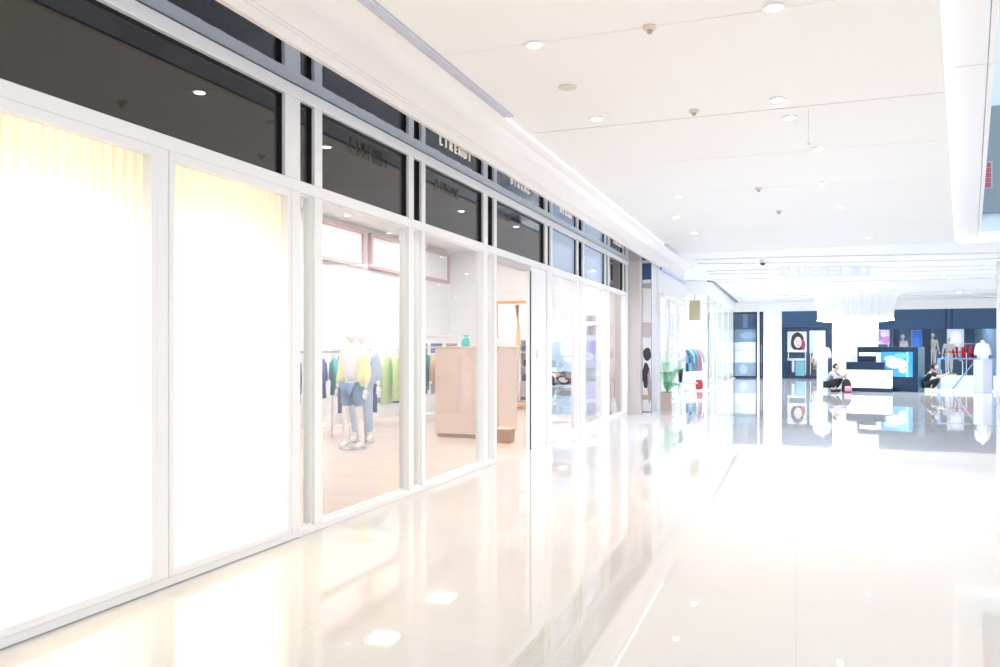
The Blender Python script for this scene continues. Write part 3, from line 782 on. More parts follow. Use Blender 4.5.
# orange framed mirror
mr = thing('wall_mirror', 'tall orange wood framed mirror seen through the doorway', 'mirror', (-6.52, 18.495, .06))
f = MB()
for a in ((-.5, -.43), (.43, .5)): f.box(a[0], a[1], -.06, 0, 0, 2.60)
f.box(-.43, .43, -.06, 0, 0, .07); f.box(-.43, .43, -.06, 0, 2.53, 2.60)
f.build('frame', WOOD, mr)
MB().box(-.43, .43, -.03, -.01, .07, 2.53).build('mirror_glass', mat('mirror_silver', (.9, .9, .9), .02, metal=1.0), mr)
MB().tube([(.08, -.05, 2.5), (.13, -.05, 1.8), (.06, -.05, 1.0), (.05, -.05, .1)], [.05, .05, .045, .05], 10).build('drape', mat('orange_drape', (.95, .75, .5), .8), mr, True)
# banners behind the last panes
bn = thing('standing_banner', 'pale blue standing banner with a dark band right of the doorway', 'banner', (-4.30, 15.05, 0), .25)
bpic = painted('pale_blue_banner_print', (.42, .62, .82), [('e', .12, 1.5, .16, .30, (.90, .92, .95)), ('r', -1, 1.30, 1, 1.32, (.3, .48, .66)), ('r', -1, .76, 1, 1.02, (.04, .03, .05)), ('e', -.12, .96, .09, .045, (.75, .5, .42)), ('e', .02, .86, .10, .05, (.85, .85, .9)), ('e', .1, .93, .05, .07, (.3, .12, .1)),
      ('r', -1, .72, 1, .76, (.5, .65, .8)), ('r', -1, .55, 1, .71, (.22, .25, .30)), ('r', -1, .36, 1, .40, (.3, .5, .72))])
MB().box(-.2, .2, -.012, .012, .18, 1.62).build('print', bpic, bn)
MB().tube([(0, .02, .05), (0, .02, 1.2)], .012, 8).build('pole', CHROME, bn)
MB().box(-.2, .2, -.10, .10, 0, .05, .005).build('base', CHROME, bn)
b2 = thing('standing_banner', 'slim purple and pink patterned banner behind the fourth clear pane', 'banner', (-4.18, 16.9, 0), .25)
ppic = painted('purple_banner_print', (.45, .45, .82), [('r', -1, 1.78, 1, 2.3, (.55, .28, .38)), ('r', -.05, 1.78, .02, 2.3, (.15, .15, .3)), ('r', -1, 1.68, 1, 1.78, (.85, .85, .92)), ('e', .06, 1.5, .10, .15, (.25, .2, .8)), ('e', -.05, 1.3, .1, .08, (.8, .8, .95)), ('r', -1, .75, 1, 1.05, (.30, .31, .40)), ('r', -1, .3, 1, .4, (.8, .8, .92))])
MB().box(-.10, .10, -.012, .012, .05, 2.2).build('print', ppic, b2)
MB().box(-.13, .13, -.12, .12, 0, .05, .005).build('base', CHROME, b2)
vs = thing('twig_vase', 'slim dark twig in white vase behind the last clear pane', 'vase', (-3.80, 17.45, .0))
MB().lathe([(.05, 0), (.07, .08), (.06, .25), (.03, .34), (.035, .38)], 16).build('vase', BRIGHT_WALL, vs, True)
tw = MB(); tw.tube([(0, 0, .3), (.02, 0, .6), (.0, .02, .85), (.03, .03, 1.05)], [.012, .011, .010, .006], 6); tw.tube([(.01, 0, .7), (-.04, 0, .85)], .006, 6); tw.build('twig', mat('twig', (.12, .1, .1), .7), vs)

# ------------------------------------------------------------------ second shop (white, with the potted palm)
s2 = struct_empty('wall_left', 'white second shopfront after the pillar')
MB().box(-3.3, -3.12, 19.45, 24.0, 2.85, 3.47).build('header', WHITE_WALL, s2)
MB().box(-3.13, -3.06, 19.5, 24.0, 3.40, 3.468).build('blue_reflection_strip', mat('blue_reflection_tint', (.25, .38, .75), .15, metal=.7, bump=.3, bscale=8), s2)  # blue of a wavy soffit reflection put into the strip's colour
MB().box(-3.14, -3.02, 19.6, 24.05, 2.78, 2.85, .005).build('canopy_edge', WHITE_FRAME, s2)
for y0, y1 in [(19.5, 19.6), (21.05, 21.13), (22.5, 22.58), (23.9, 24.0)]:
    MB().box(-3.22, -3.10, y0, y1, 0, 2.85).build('post', WHITE_FRAME, s2)
MB().box(-3.22, -3.10, 19.6, 23.9, 0, .05).build('sill', WHITE_FRAME, s2)
MB().box(-8.2, -3.25, 24.0, 24.12, 0, 3.9).build('side_wall', BRIGHT_WALL, s2)
MB().box(-6.8, -6.7, 18.7, 24.0, 0, 3.9).build('rear_wall', BRIGHT_WALL, s2)
for i, (y0, y1) in enumerate([(19.6, 21.05), (21.13, 22.5), (22.58, 23.9)]):
    window(y0, y1, .05, 2.78, TEALPANE, 'clear pane of the second shop', x=-3.16)
for i, y in enumerate((20.3, 21.8, 23.2)):  # lights added to whiten the second shop
    t = thing('added_panel_light', 'added panel light in the ceiling of second shop, %s' % ['nearest', 'middle', 'farthest'][i], 'ceiling light', (-4.8, y, 3.4), 0, 'added panel lights in the second shop')
    MB().box(-.32, .32, -.27, .27, -.03, -.002).build('frame', WHITE_FRAME, t); MB().box(-.30, .30, -.25, .25, -.036, -.03).build('diffuser', SHOP_FILL, t)
struct(MB().box(-6.7, -3.3, 18.75, 24.0, 3.4, 3.5).build('ceiling', BRIGHT_WALL), 'ceiling inside the second shop')

# potted palm
pp = thing('potted_palm', 'green potted palm in a pinkish wood box planter by second shopfront', 'plant', (-2.975, 19.62, 0))
b = MB(); b.box(-.12, .12, -.12, .12, 0, .42, .006); b.build('planter', mat('planter_wood', (.58, .44, .38), .5, noise=.12, nscale=5), pp)
MB().box(-.105, .105, -.105, .105, .42, .425).build('soil', mat('soil', (.05, .035, .025), .9), pp)
LEAF = [mat('palm_green', (.06, .42, .16), .5), mat('palm_light', (.16, .55, .28), .5), mat('palm_blue', (.12, .45, .42), .5)]
def frond(parent, ang, L, rise, droop, m):
    b = MB(); pts = []
    for i in range(9):
        t = i / 8; r = L * t * (1 - .1 * t); z = .42 + rise * math.sin(t * PI * .62) - droop * t * t
        pts.append(Vector((r * math.cos(ang), r * math.sin(ang), z)))
    b.tube(pts, [.009 - .0008 * i for i in range(9)], 6)
    side = Vector((-math.sin(ang), math.cos(ang), 0))
    for i in range(2, 24):
        t = i / 24; q = t * 8; j = min(int(q), 7); p = pts[j].lerp(pts[j + 1], q - j); d = (pts[j + 1] - pts[j]).normalized()
        l = .21 * math.sin(PI * (t * .85 + .12)) * (L / .7)
        for sg_ in (-1, 1):
            e = p + (side * sg_ * .8 + d * .75 + Vector((0, 0, -.12))).normalized() * l
            md = p.lerp(e, .5) + Vector((0, 0, .012)); wv = d * .0075
            n1 = Vector((0, 0, .002))
            vs_ = [b.bm.verts.new(p), b.bm.verts.new(md + wv), b.bm.verts.new(e), b.bm.verts.new(md - wv)]
            b.bm.faces.new(vs_)
            vs2 = [b.bm.verts.new(v_.co - n1) for v_ in vs_]
            b.bm.faces.new(vs2[::-1])
    b.build('frond', m, parent)
for i, (a, L, r, d) in enumerate([(-.35, .80, .85, -.05), (.15, .85, .35, .12), (1.7, .42, .7, .0), (2.2, .22, .75, .05), (-1.3, .5, .55, .1), (-1.75, .35, .55, .1), (1.1, .55, .6, .1), (-.8, .45, .3, .12), (-.1, .4, .25, .1), (-1.5, .32, .3, .12), (1.4, .32, .3, .1), (-.5, .62, .62, .05)]):
    frond(pp, a, L, r, d, LEAF[2 if i in (0, 1) else i % 2])
# A-frame trestle with a black vase
at_ = thing('trestle_table', 'small white trestle table behind the potted palm', 'table', (-2.62, 20.9, 0), .1)
MB().box(-.25, .25, -.18, .18, .58, .61, .004).build('table_top', WHITE_FRAME, at_)
for sx in (-1, 1):
    for sy in (-1, 1):
        MB().tube([(sx * .18, sy * .04, .58), (sx * .24, sy * .17, 0)], .016, 8).build('leg', WHITE_FRAME, at_)
bv = tag(MB().lathe([(.035, 0), (.04, .02), (.055, .18), (.07, .34), (.068, .34), (.05, .18)], 16).build('tall_vase', BLACK, None, True, (-2.80, 20.88, .6105)), 'black tapered vase on the white trestle table', 'vase')

# garments in the second shop
for i, (y, m, lb) in enumerate([(20.2, C_WHT, 'white'), (20.6, C_CREAM, 'cream'), (21.6, C_LBL, 'light blue'), (22.0, C_WHT, 'second white'), (22.9, C_TEAL, 'teal')]):
    pass

# ------------------------------------------------------------------ third shop with rounded corner, and far wall
def arc(cx, cy, r, a0, a1, n=10): return [(cx + r * math.cos(a0 + (a1 - a0) * i / n), cy + r * math.sin(a0 + (a1 - a0) * i / n)) for i in range(n + 1)]
path = [(-9.0, 28.6)] + arc(-3.55, 29.35, .75, -PI / 2, 0) + arc(-1.9, 42.0, 1.0, PI, PI / 2, 8) + [(0, 43.0), (14, 43.0)]
w3 = struct_empty('wall_far', 'white curved bulkhead over the third shop and far wall')
MB().ribbon(path, 3.42, 3.9, .25).build('fascia', BRIGHT_WALL, w3)
MB().ribbon(arc(-3.6, 29.35, .86, -.6, 0, 5) + [(-2.74, 41.9)], 3.86, 3.905, .12).build('slot_vent', mat('slot_vent_grey', (.25, .26, .30), .5), w3)  # grey slot vent along the top of the fascia
gp = [(-9.0, 28.75)] + arc(-3.62, 29.42, .67, -PI / 2, 0)
w4 = struct_empty('window_50', 'curved glass corner of the third shop')
MB().ribbon(gp + [(-2.95, 42.9)], .05, 3.42, .015).build('pane', TEALPANE, w4)
MB().ribbon(gp + [(-2.95, 42.9)], .0, .05, .05).build('window_frame', WHITE_FRAME, w4)
for x, y in [(-4.3, 28.75), (-3.72, 28.76), (-3.0, 29.8), (-2.97, 32.5), (-2.97, 35.2), (-2.97, 38.3)]:
    MB().box(x - .04, x + .04, y - .04, y + .04, .05, 3.42).build('mullion', WHITE_FRAME, w4)
struct(MB().box(-8.5, -8.4, 28.9, 43, 0, 3.9).build('wall_back', BRIGHT_WALL), 'white back wall of the third shop')
struct(MB().box(-8.4, -3.2, 42.6, 42.75, 0, 3.9).build('wall_end', BRIGHT_WALL), 'end wall of the third shop')
for i, (x, y) in enumerate([(-5, 31), (-5, 34.5), (-5, 38), (-5, 41)]):  # lights added to lift the third shop's brightness
    t = thing('added_panel_light', 'added panel light in the ceiling of third shop, %s' % ['nearest', 'second', 'third', 'farthest'][i], 'ceiling light', (x, y, 3.9), 0, 'added panel lights in the third shop')
    MB().box(-.45, .45, -.4, .4, -.03, -.002).build('frame', WHITE_FRAME, t); MB().box(-.43, .43, -.38, .38, -.036, -.03).build('diffuser', SHOP_FILL, t)
ln = thing('pendant_lantern', 'tan box lantern hanging inside the curved glass corner', 'lamp', (-3.55, 30.4, 2.55))
MB().box(-.2, .2, -.2, .2, 0, .75, .02).build('lamp_shade', mat('tan_lantern', (.62, .46, .30), .5), ln)
MB().tube([(0, 0, .75), (0, 0, 1.33)], .012, 8).build('cord', BLACK, ln)
tl = thing('picture_stand', 'white stand of stacked small pictures behind third shop glass', 'stand', (-4.05, 29.4, 0), .1)
MB().box(-.16, .16, 0, .05, 0, 2.45).build('backboard', WHITE_WALL, tl)
for i, (z, cc) in enumerate([(2.05, (.35, .5, .72)), (1.7, (.45, .5, .6)), (1.38, (.75, .45, .65)), (1.02, (.7, .72, .9))]):
    MB().box(-.13, .13, -.012, 0, z, z + .27).build('picture', painted('small_picture_%d' % i, cc, [('e', 0, z + .13, .07, .08, tuple(min(1, q + .3) for q in cc))]), tl)
hr = rack((-3.9, 31.6, 0), 1.2, .9, 1.6, 'white clothes rack inside the third shop')
hr['group'] = 'clothes racks in the third shop'
for i, (m, lb) in enumerate([(C_LBL, 'light blue'), (C_NAVYC, 'navy'), (C_LBL, 'second light blue'), (C_TEAL, 'teal'), (C_PINK, 'pink'), (C_GRY, 'grey')]):
    u = -.7 + i * .28
    hang((-3.9 + u * math.cos(1.2), 31.6 + u * math.sin(1.2), 1.6 + HK + .014), 1.2 + PI / 2, m, 'coat', .95, '%s coat on the rack inside the third shop' % lb, group='coats in the third shop')
rbag = thing('red_bag', 'small dark red bag on floor inside the glass corner', 'bag', (-3.35, 30.0, 0))
MB().loft([(0, 0, 0, .13, .09), (.2, 0, 0, .15, .10), (.36, 0, 0, .11, .06)], 12).build('bag_body', C_RED, rbag, True)
MB().tube([(-.08, 0, .34), (-.07, 0, .48), (.07, 0, .48), (.08, 0, .34)], .012, 6).build('handle', C_RED, rbag)

# far wall pieces
FY = 43.0
def fw(x0, x1, z0=0, z1=3.42, m=BRIGHT_WALL, lab=None):
    o = MB().box(x0, x1, FY + .02, FY + .35, z0, z1).build('wall_back', m); struct(o, lab); return o
fw(-1.88, -1.76, m=BRIGHT_WALL); fw(-1.58, -.68, lab='white pier between the two far windows'); fw(1.95, 3.6, m=BRIGHT_WALL, lab='white pier behind the round pillar')
fw(8.85, 14, lab='white wall at far right')
def far_window(x0, x1, name, label, shapes, base):
    w = struct_empty(name, label, ((x0 + x1) / 2, FY, 0))
    h = (x1 - x0) / 2; f = MB()
    f.box(-h, -h + .07, 0, .2, 0, 3.42); f.box(h - .07, h, 0, .2, 0, 3.42); f.box(-h + .07, h - .07, 0, .2, 0, .1); f.box(-h + .07, h - .07, 0, .2, 3.32, 3.42)
    f.build('window_frame', NAVYD, w)
    MB().box(-h + .07, h - .07, .1, .14, .1, 3.32).build('display', painted(label[:18] + '_print', base, shapes, rough=.3), w)
    MB().box(-h + .07, h - .07, .05, .06, .1, 3.32).build('pane', PANE, w)
far_window(-3.06, -1.88, 'window_51', 'tall navy framed window left of the white pier', [('r', -1, 2.55, 1, 3.4, (.03, .07, .17)), ('r', -.12, 2.6, .12, 3.4, (.10, .18, .36)), ('r', -1, 1.85, 1, 2.5, (.20, .32, .50)), ('e', .2, 2.2, .5, .18, (.32, .45, .62)), ('r', -1, .8, 1, 1.85, (.92, .93, .96)), ('r', -1, 1.42, 1, 1.46, (.6, .65, .75)), ('r', -1, .1, 1, .8, (.32, .42, .58)), ('e', -.1, .45, .2, .25, (.5, .6, .75))], (.1, .2, .35))
far_window(-1.76, -1.58, 'window_52', 'narrow navy strip window beside the white pier', [('r', -1, 0, 1, 1.7, (.75, .8, .9)), ('r', -1, .1, 1, .8, (.2, .3, .5))], (.06, .12, .25))
# far shop one
f1 = struct_empty('wall_back', 'navy fronted far shop left of the round pillar')
MB().box(-.68, 1.95, FY, FY + .2, 2.62, 3.42).build('header', NAVY, f1)
MB().box(-.68, -.58, FY, FY + .3, 0, 2.62).build('jamb', NAVYD, f1)
MB().box(-.58, 1.95, FY, FY + .1, 0, .14).build('sill', NAVYD, f1)
MB().box(-.68, 1.95, FY + 4.0, FY + 4.1, 0, 3.4).build('rear_wall', mat('shop_blue', (.12, .22, .34), .6), f1)
MB().box(-.68, -.64, FY + .3, FY + 4, 0, 3.4).build('side_wall', mat('shop_blue', (.12, .22, .34), .6), f1)
MB().box(-.68, 1.95, FY + .2, FY + 4, 3.3, 3.4).build('shop_ceiling', NAVYD, f1)
f2 = struct_empty('wall_back', 'navy fronted far shop right of the kiosk')
MB().box(3.6, 8.85, FY, FY + .2, 2.45, 3.42).build('header', NAVY, f2)
MB().box(6.68, 6.76, FY - .04, FY, 2.45, 3.42).build('header_rib', NAVYD, f2)
MB().box(6.95, 7.0, FY - .03, FY, 2.45, 3.42).build('header_rib', NAVYD, f2)
MB().box(3.6, 8.85, FY + 5, FY + 5.1, 0, 3.4).build('rear_wall', mat('shop_blue', (.12, .22, .34), .6), f2)
MB().box(3.6, 8.85, FY + .2, FY + 5, 3.3, 3.4).build('shop_ceiling', NAVYD, f2)
MB().box(8.80, 8.85, FY + .2, FY + 5, 0, 3.3).build('side_wall', mat('shop_lightblue', (.35, .55, .78), .5), f2)
for x0, x1 in [(4.45, 4.72), (5.75, 6.08)]:
    MB().box(x0, x1, FY + .02, FY + .3, 0, 2.45).build('column', NAVYD, f2)
for i, (x, y) in enumerate([(.1, FY + 1.6), (1.2, FY + 1.6), (4.1, FY + 2), (5.2, FY + 2), (6.7, FY + 1.6), (8.0, FY + 1.6)]):
    t = thing('ceiling_spotlight', 'bright light in far shop ceiling above %s' % ['the portrait poster', 'the folding chair', 'the purple poster', 'the blue panel', 'the white dress', 'the red rack'][i], 'ceiling light', (x, y, 3.3), 0, 'lights in the far shops')
    MB().box(-.4, .4, -.3, .3, -.06, -.002).build('frame', WHITE_FRAME, t); MB().box(-.38, .38, -.28, .28, -.07, -.06).build('diffuser', mat('far_shop_light', (1, 1, 1), .5, emit=11, ecol=(.9, .95, 1)), t)

def poster(x, z, w, h, y, label, base, shapes, emit=.35, name='poster'):
    t = thing(name, label, 'poster', (x, y, z))
    MB().box(-w / 2 - .02, w / 2 + .02, 0, .04, -.02, h + .02).build('frame', WHITE_FRAME, t)
    MB().box(-w / 2, w / 2, -.006, -.001, 0, h).build('print', painted(label[:20] + '_print', base, shapes, emit), t)
    MB().box(-w / 2 + .02, -w / 2 + .06, .045, .075, -z + .0, h * .6).build('support', CHROME, t); MB().box(w / 2 - .06, w / 2 - .02, .045, .075, -z + .0, h * .6).build('support', CHROME, t)
    return t
poster(.05, 1.35, .92, 1.05, FY + 1.2, 'portrait poster of a dark haired woman in the left far shop', (.72, .88, .92),
       [('e', .02, .52, .33, .50, (.06, .03, .05)), ('e', .05, .50, .19, .29, (.88, .70, .68)), ('e', .3, .35, .09, .3, (.45, .05, .12)), ('e', .05, .36, .06, .025, (.7, .1, .2)), ('e', -.02, .56, .035, .015, (.1, .05, .06)), ('e', .13, .56, .035, .015, (.1, .05, .06)), ('r', -.5, 0, .5, .1, (.92, .92, .95))])
poster(1.05, 1.3, .75, 1.15, FY + 1.8, 'pale poster with a white round shape in the left far shop', (.62, .80, .90), [('e', .1, .6, .3, .45, (.96, .97, .98))])
poster(3.98, 1.75, .72, .7, FY + .7, 'purple and white abstract poster left of the dark column', (.75, .72, .95), [('e', -.1, .4, .2, .25, (.4, .3, .8)), ('e', .2, .2, .18, .2, (.75, .3, .75)), ('e', .1, .5, .12, .16, (.95, .93, .98))])
poster(5.55, .6, .42, 1.8, FY + .6, 'upright deep blue panel between the dark columns', (.03, .14, .62), [('e', 0, 1.2, .15, .3, (.05, .22, .75))])
poster(7.35, 1.6, .7, .9, FY + 1.4, 'white poster with pale figure shape in right far shop', (.66, .72, .92), [('e', 0, .4, .24, .36, (.96, .96, .98))])
# display tables / chair / mannequins in far shops
ft = thing('display_counter', 'teal draped display counter under the portrait poster', 'counter', (.02, FY + 1.0, 0))
MB().box(-.45, .45, -.2, .15, .9, 1.02, .01).build('counter_top', WHITE_WALL, ft)
MB().box(-.05, .40, -.15, .1, 0, .9).build('drape', mat('teal_panel', (.22, .55, .62), .6), ft)
MB().box(-.42, -.30, -.15, .1, 0, .9).build('leg', NAVYD, ft)
MB().box(-.22, -.10, -.17, -.15, .3, .9).build('runner', C_WHT, ft)
fc = thing('chair', 'small dark chair with cream coat draped on it in left far shop', 'chair', (1.1, FY + 1.2, 0), .2)
MB().box(-.25, .25, -.22, .22, .44, .49, .01).build('seat', C_TANC, fc)
for sx in (-.21, .21):
    for sy in (-.19, .19): MB().box(sx - .02, sx + .02, sy - .02, sy + .02, 0, .44).build('leg', mat('brown_leg', (.2, .1, .08), .5), fc)
MB().box(-.25, .25, .19, .23, .49, 1.0, .01).build('backrest', C_TANC, fc)
cc = tag(link('draped_coat', garment_mesh(.72, .24, 'coat'), C_CREAM, None, True, (1.08, FY + .93, 1.40)), 'cream coat hanging in front of the dark chair', 'coat')
m1 = mannequin((6.25, FY + .75, 0), .15, 'cream dressed mannequin right of the dark column in right far shop', top=C_CREAM, bottom=C_WHT, plinth=.5, group='mannequins in the far shop')
m2 = mannequin((7.0, FY + 1.0, 0), -.1, 'white dressed mannequin beside the cream one in right far shop', top=C_WHT, bottom=C_WHT, plinth=.3, group='mannequins in the far shop')
m3 = mannequin((4.98, FY + 1.1, 0), .3, 'mannequin in white between the dark columns of right far shop', top=C_WHT, bottom=C_NAVYC, plinth=.45, group='mannequins in the far shop')
rr = rack((7.9, FY + 1.3, 0), 0, .75, 1.75, 'long rack of red clothes in the right far shop')
rr['group'] = 'clothes racks in the far shop'
for i in range(6):
    m = [C_RED, C_WHT, C_RED, C_RED, C_BLK, C_RED][i]
    hang((7.9 - .6 + i * .24, FY + 1.3, 1.75 + HK + .014), 1.2, m, 'coat', .8, ['red coat, leftmost on the far rack', 'white coat on the far red rack', 'red coat right of the white coat on far rack', 'red coat in the middle right of the far rack', 'black coat on the far red rack', 'red coat, rightmost on the far rack'][i], group='coats on the far red rack')
rbn = thing('red_belt_barrier', 'thin red rail along the front of right far shop', 'barrier', (7.3, FY + .45, 0))
MB().box(-.42, 1.1, -.02, .02, 1.32, 1.38).build('rail', C_RED, rbn)
for x in (-.4, .35, 1.08): MB().tube([(x, 0, 0), (x, 0, 1.38)], .018, 8).build('post', CHROME, rbn)

# ------------------------------------------------------------------ pillar with flared fluted capital, white column, sign
pl = struct_empty('wall_pillar', 'white round pillar with flared fluted capital', (2.16, 33.9, 0))
MB().lathe([(.82, 0), (.82, 2.62)], 48).build('shaft', BRIGHT_WALL, pl, True)
MB().lathe([(1.33, 2.62), (1.335, 2.9), (1.37, 3.2), (1.47, 3.5), (1.70, 3.72), (2.15, 3.86), (2.6, 3.90)], 240, (0, 0), .03, 60).build('capital', BRIGHT_WALL, pl, False)
MB().lathe([(1.34, 2.58), (1.34, 2.64)], 64).build('capital_base', BRIGHT_WALL, pl)
RING = mat('pillar_fill_glow', (1, 1, 1), .5, emit=12, ecol=(.93, .96, 1))  # glowing rings added to brighten the capital and shaft
for nm, prof in (('upper_fill_ring', [(1.345, 2.600), (1.375, 2.600), (1.375, 2.63), (1.345, 2.63), (1.345, 2.600)]), ('lower_fill_ring', [(1.0, 2.568), (1.15, 2.568), (1.15, 2.578), (1.0, 2.578), (1.0, 2.568)])):
    MB().lathe(prof, 64, cap=False).build(nm, RING, pl)
struct(MB().lathe([(.40, 0), (.40, 3.91)], 40, (5.62, 25.45)).build('wall_column', BRIGHT_WALL, None, True), 'white round column at right edge')

sgn = thing('directional_sign', 'pale hanging directional sign with arrows under the far ceiling', 'sign', (.78, 25.2, 3.6), .17)
MB().box(-1.28, 1.28, -.04, .04, 0, .36, .005).build('board', mat('pale_sign', (.88, .90, .94), .4), sgn)
MB().box(-1.24, -.02, -.046, -.041, .03, .33).build('left_panel', mat('pale_sign_panel', (.86, .89, .94), .4), sgn)
MB().box(.04, 1.24, -.046, -.041, .03, .33).build('right_panel', mat('pale_sign_blue', (.80, .86, .94), .4), sgn)
SW = mat('sign_white', (.95, .95, .97), .4, emit=.3)
def bars(items, nm):
    b = MB()
    for x0, x1, z0, z1 in items: b.box(x0, x1, -.052, -.047, z0, z1)
    b.build(nm, SW, sgn)
bars([(-1.17, -1.02, .17, .19), (-1.17, -1.13, .14, .22)], 'arrow')
bars([(-.95, -.92, .06, .30), (-.88, -.80, .06, .09), (-.88, -.85, .09, .3), (-.80, -.77, .06, .3)], 'pictogram')
bars([(-.66, -.6, .08, .28), (-.56, -.42, .16, .2), (-.51, -.47, .08, .28), (-.36, -.1, .22, .26), (-.36, -.14, .1, .14)], 'text_line')
bars([(.12, .42, .22, .26), (.12, .38, .1, .14), (.5, .56, .08, .28), (.6, .66, .08, .28), (.7, .78, .16, .2)], 'text_line')
bars([(.98, 1.16, .16, .20), (1.05, 1.09, .09, .27)], 'arrow')
for x in (-1.1, 1.1): MB().box(x - .012, x + .012, -.012, .012, .36, .308 + .0 + .0 + .001 + .0 + .001 + .0).bm.free()

# ------------------------------------------------------------------ kiosk
KD = mat('kiosk_navy', (.004, .020, .050), .3); KT = mat('kiosk_teal_side', (.02, .12, .18), .35)
ki = thing('display_kiosk', 'navy display kiosk with bright blue screen in the far hall', 'kiosk', (3.14, 31.25, 0), -.36)
MB().box(-1.0, .98, -.40, .45, 0, 1.56, .008).build('cabinet', KD, ki)
MB().box(.98, 1.0, -.40, .45, .02, 1.55).build('side_panel', KT, ki)
scr = painted('kiosk_screen_picture', (.03, .30, .85), [('e', .30, .98, .36, .18, (.62, .75, .95)), ('e', .12, 1.15, .22, .1, (.5, .72, .95)), ('r', .62, .5, .68, 1.4, (.35, .65, .98)), ('e', .45, 1.25, .2, .1, (.12, .45, .92)), ('e', .25, .72, .25, .1, (.08, .25, .75)), ('e', .5, .75, .12, .12, (.55, .7, .95))], emit=.25, rough=.2)
MB().box(-.18, .82, -.412, -.401, .52, 1.38).build('screen', scr, ki)
MB().box(-.93, -.38, -.41, -.401, 1.24, 1.36).build('lit_label', mat('lit_label', (.85, .93, 1), .4, emit=.9), ki)
MB().box(-.36, -.20, -.41, -.401, 1.02, 1.36).build('lit_panel', mat('lit_panel', (.55, .78, .92), .4, emit=.5), ki)
co = thing('service_counter', 'navy counter with glowing white front standing before the kiosk', 'counter', (2.40, 30.42, 0), -.2)
MB().box(-.72, .72, -.22, .22, 0, .14, .005).build('base', KD, co)
MB().box(-.70, .70, -.20, .20, .14, .76).build('lit_front', mat('counter_glow', (.92, .97, 1), .4, emit=.7), co)
MB().box(-.72, .50, -.22, .22, .76, 1.03, .006).build('counter_top', KD, co)
MB().box(.50, .72, -.22, .22, .76, .80).build('side_ledge', KT, co)
# torso shirt displays on plinths
def torso_display(loc, rz, label, plw, H):
    t = thing('shirt_display', label, 'display', loc, rz, 'white shirt torsos on plinths')
    MB().box(-plw / 2, plw / 2, -.18, .18, 0, H, .006).build('plinth', mat('plinth_lavender', (.62, .66, .78), .35), t)
    MB().loft([(H, 0, 0, .16, .11), (H + .15, 0, 0, .15, .10), (H + .42, 0, 0, .20, .12), (H + .52, 0, 0, .17, .10), (H + .57, 0, 0, .06, .06), (H + .66, 0, 0, .05, .05)], 18).build('torso', MANNEQ, t, True)
    b = MB(); b.loft([(H + .0, 0, 0, .21, .15), (H + .2, 0, 0, .20, .14), (H + .42, 0, 0, .225, .14), (H + .53, 0, 0, .19, .12), (H + .57, 0, 0, .09, .08)], 18)
    for sx in (-1, 1): b.tube([(sx * .17, 0, H + .5), (sx * .25, 0, H + .34), (sx * .28, 0, H + .16)], [.08, .08, .08], 12)
    b.build('shirt', C_WHT, t, True)
torso_display((.88, 30.6, 0), .5, 'white shirt torso on lavender plinth left of the counter', .22, 1.0)
torso_display((5.98, 31.2, 0), .7, 'white shirt torso on pale plinth at the right end of glass railing', .42, 1.12)
# glass balustrade
ba = thing('glass_balustrade', 'glass balustrade with blue posts and sloping brace right of the kiosk', 'railing', (5.45, 31.85, 0), .2)
BLP = mat('blue_steel', (.20, .38, .62), .35)
MB().box(-.78, 1.05, -.02, .02, 1.12, 1.17).build('handrail', BLP, ba)
MB().box(-.76, .48, -.006, .006, .06, 1.12).build('glass_panel', TEALPANE, ba)
for x in (-.74, .98): MB().box(x - .05, x + .05, -.03, .03, 0, 1.12).build('post', BLP, ba)
MB().tube([(-.3, .05, .03), (.42, .05, 1.0)], .025, 8).build('brace', BLP, ba)
MB().box(-.78, 1.05, -.04, .04, 0, .06).build('base_rail', WHITE_FRAME, ba)
lowp = struct(MB().box(4.6, 8.7, 36.5, 36.7, 0, .42).build('wall_low', BRIGHT_WALL), 'low white parapet behind the glass balustrade')

# ------------------------------------------------------------------ two crouching people
def person(loc, rz, label, shirt, trousers, shoes, hairy=0.0, bag=None):
    """deep squat, facing -Y in own axes"""
    t = thing('person', label, 'person', loc, rz)
    J = dict(pelvis=(0, .20, .27), waist=(0, .19, .40), chest=(0, .04, .60), neck=(0, -.05, .72), headb=(0, -.08, .77), head=(0, -.11, .85),
             shl=(-.18, .0, .66), ell=(-.20, -.26, .50), wrl=(-.09, -.44, .60), shr=(.18, .0, .66), elr=(.20, -.26, .50), wrr=(.09, -.44, .62),
             hdl=(.35, -.5, .55), hdr=(-.35, -.5, .55),
             hil=(-.10, .16, .25), knl=(-.19, -.24, .46), anl=(-.14, .0, .09), tol=(-.17, -.17, .045), hir=(.10, .16, .25), knr=(.19, -.24, .46), anr=(.14, .0, .09), tor=(.17, -.17, .045))
    link('body', body_mesh(J, fwd=(0, -1, -.25)), SKIN_M, t)
    m_ = top_mesh(J, sleeve=.5, low=.03); link('shirt', m_, shirt, t, True)
    link('trousers', legs_mesh(J), trousers, t, True)
    for q in 'lr': link('shoe', shoe_mesh(J, q), shoes, t, True)
    h = MB(); h.ball((0, -.088, .872), .108, (.84, .96, 1.08), 18, 12)
    bmesh.ops.delete(h.bm, geom=[v_ for v_ in h.bm.verts if v_.co.y < -.135 and v_.co.z < .93 or v_.co.z < .80], context='VERTS')
    bmesh.ops.solidify(h.bm, geom=h.bm.faces[:], thickness=.012)
    h.build('hair', HAIR, t, True)
    return t
person((4.40, 31.0, 0), 1.35, 'person in black crouching on white shoes at right side of kiosk', C_BLK, C_BLK, C_WHT)
person((1.22, 29.9, 0), 1.1, 'person in lavender grey shirt crouching left of the glowing counter', C_GRY, C_BLK, C_BLK)
bk = thing('backpack', 'black backpack with pink side standing beside the crouching person', 'bag', (1.62, 29.6, 0), .4)
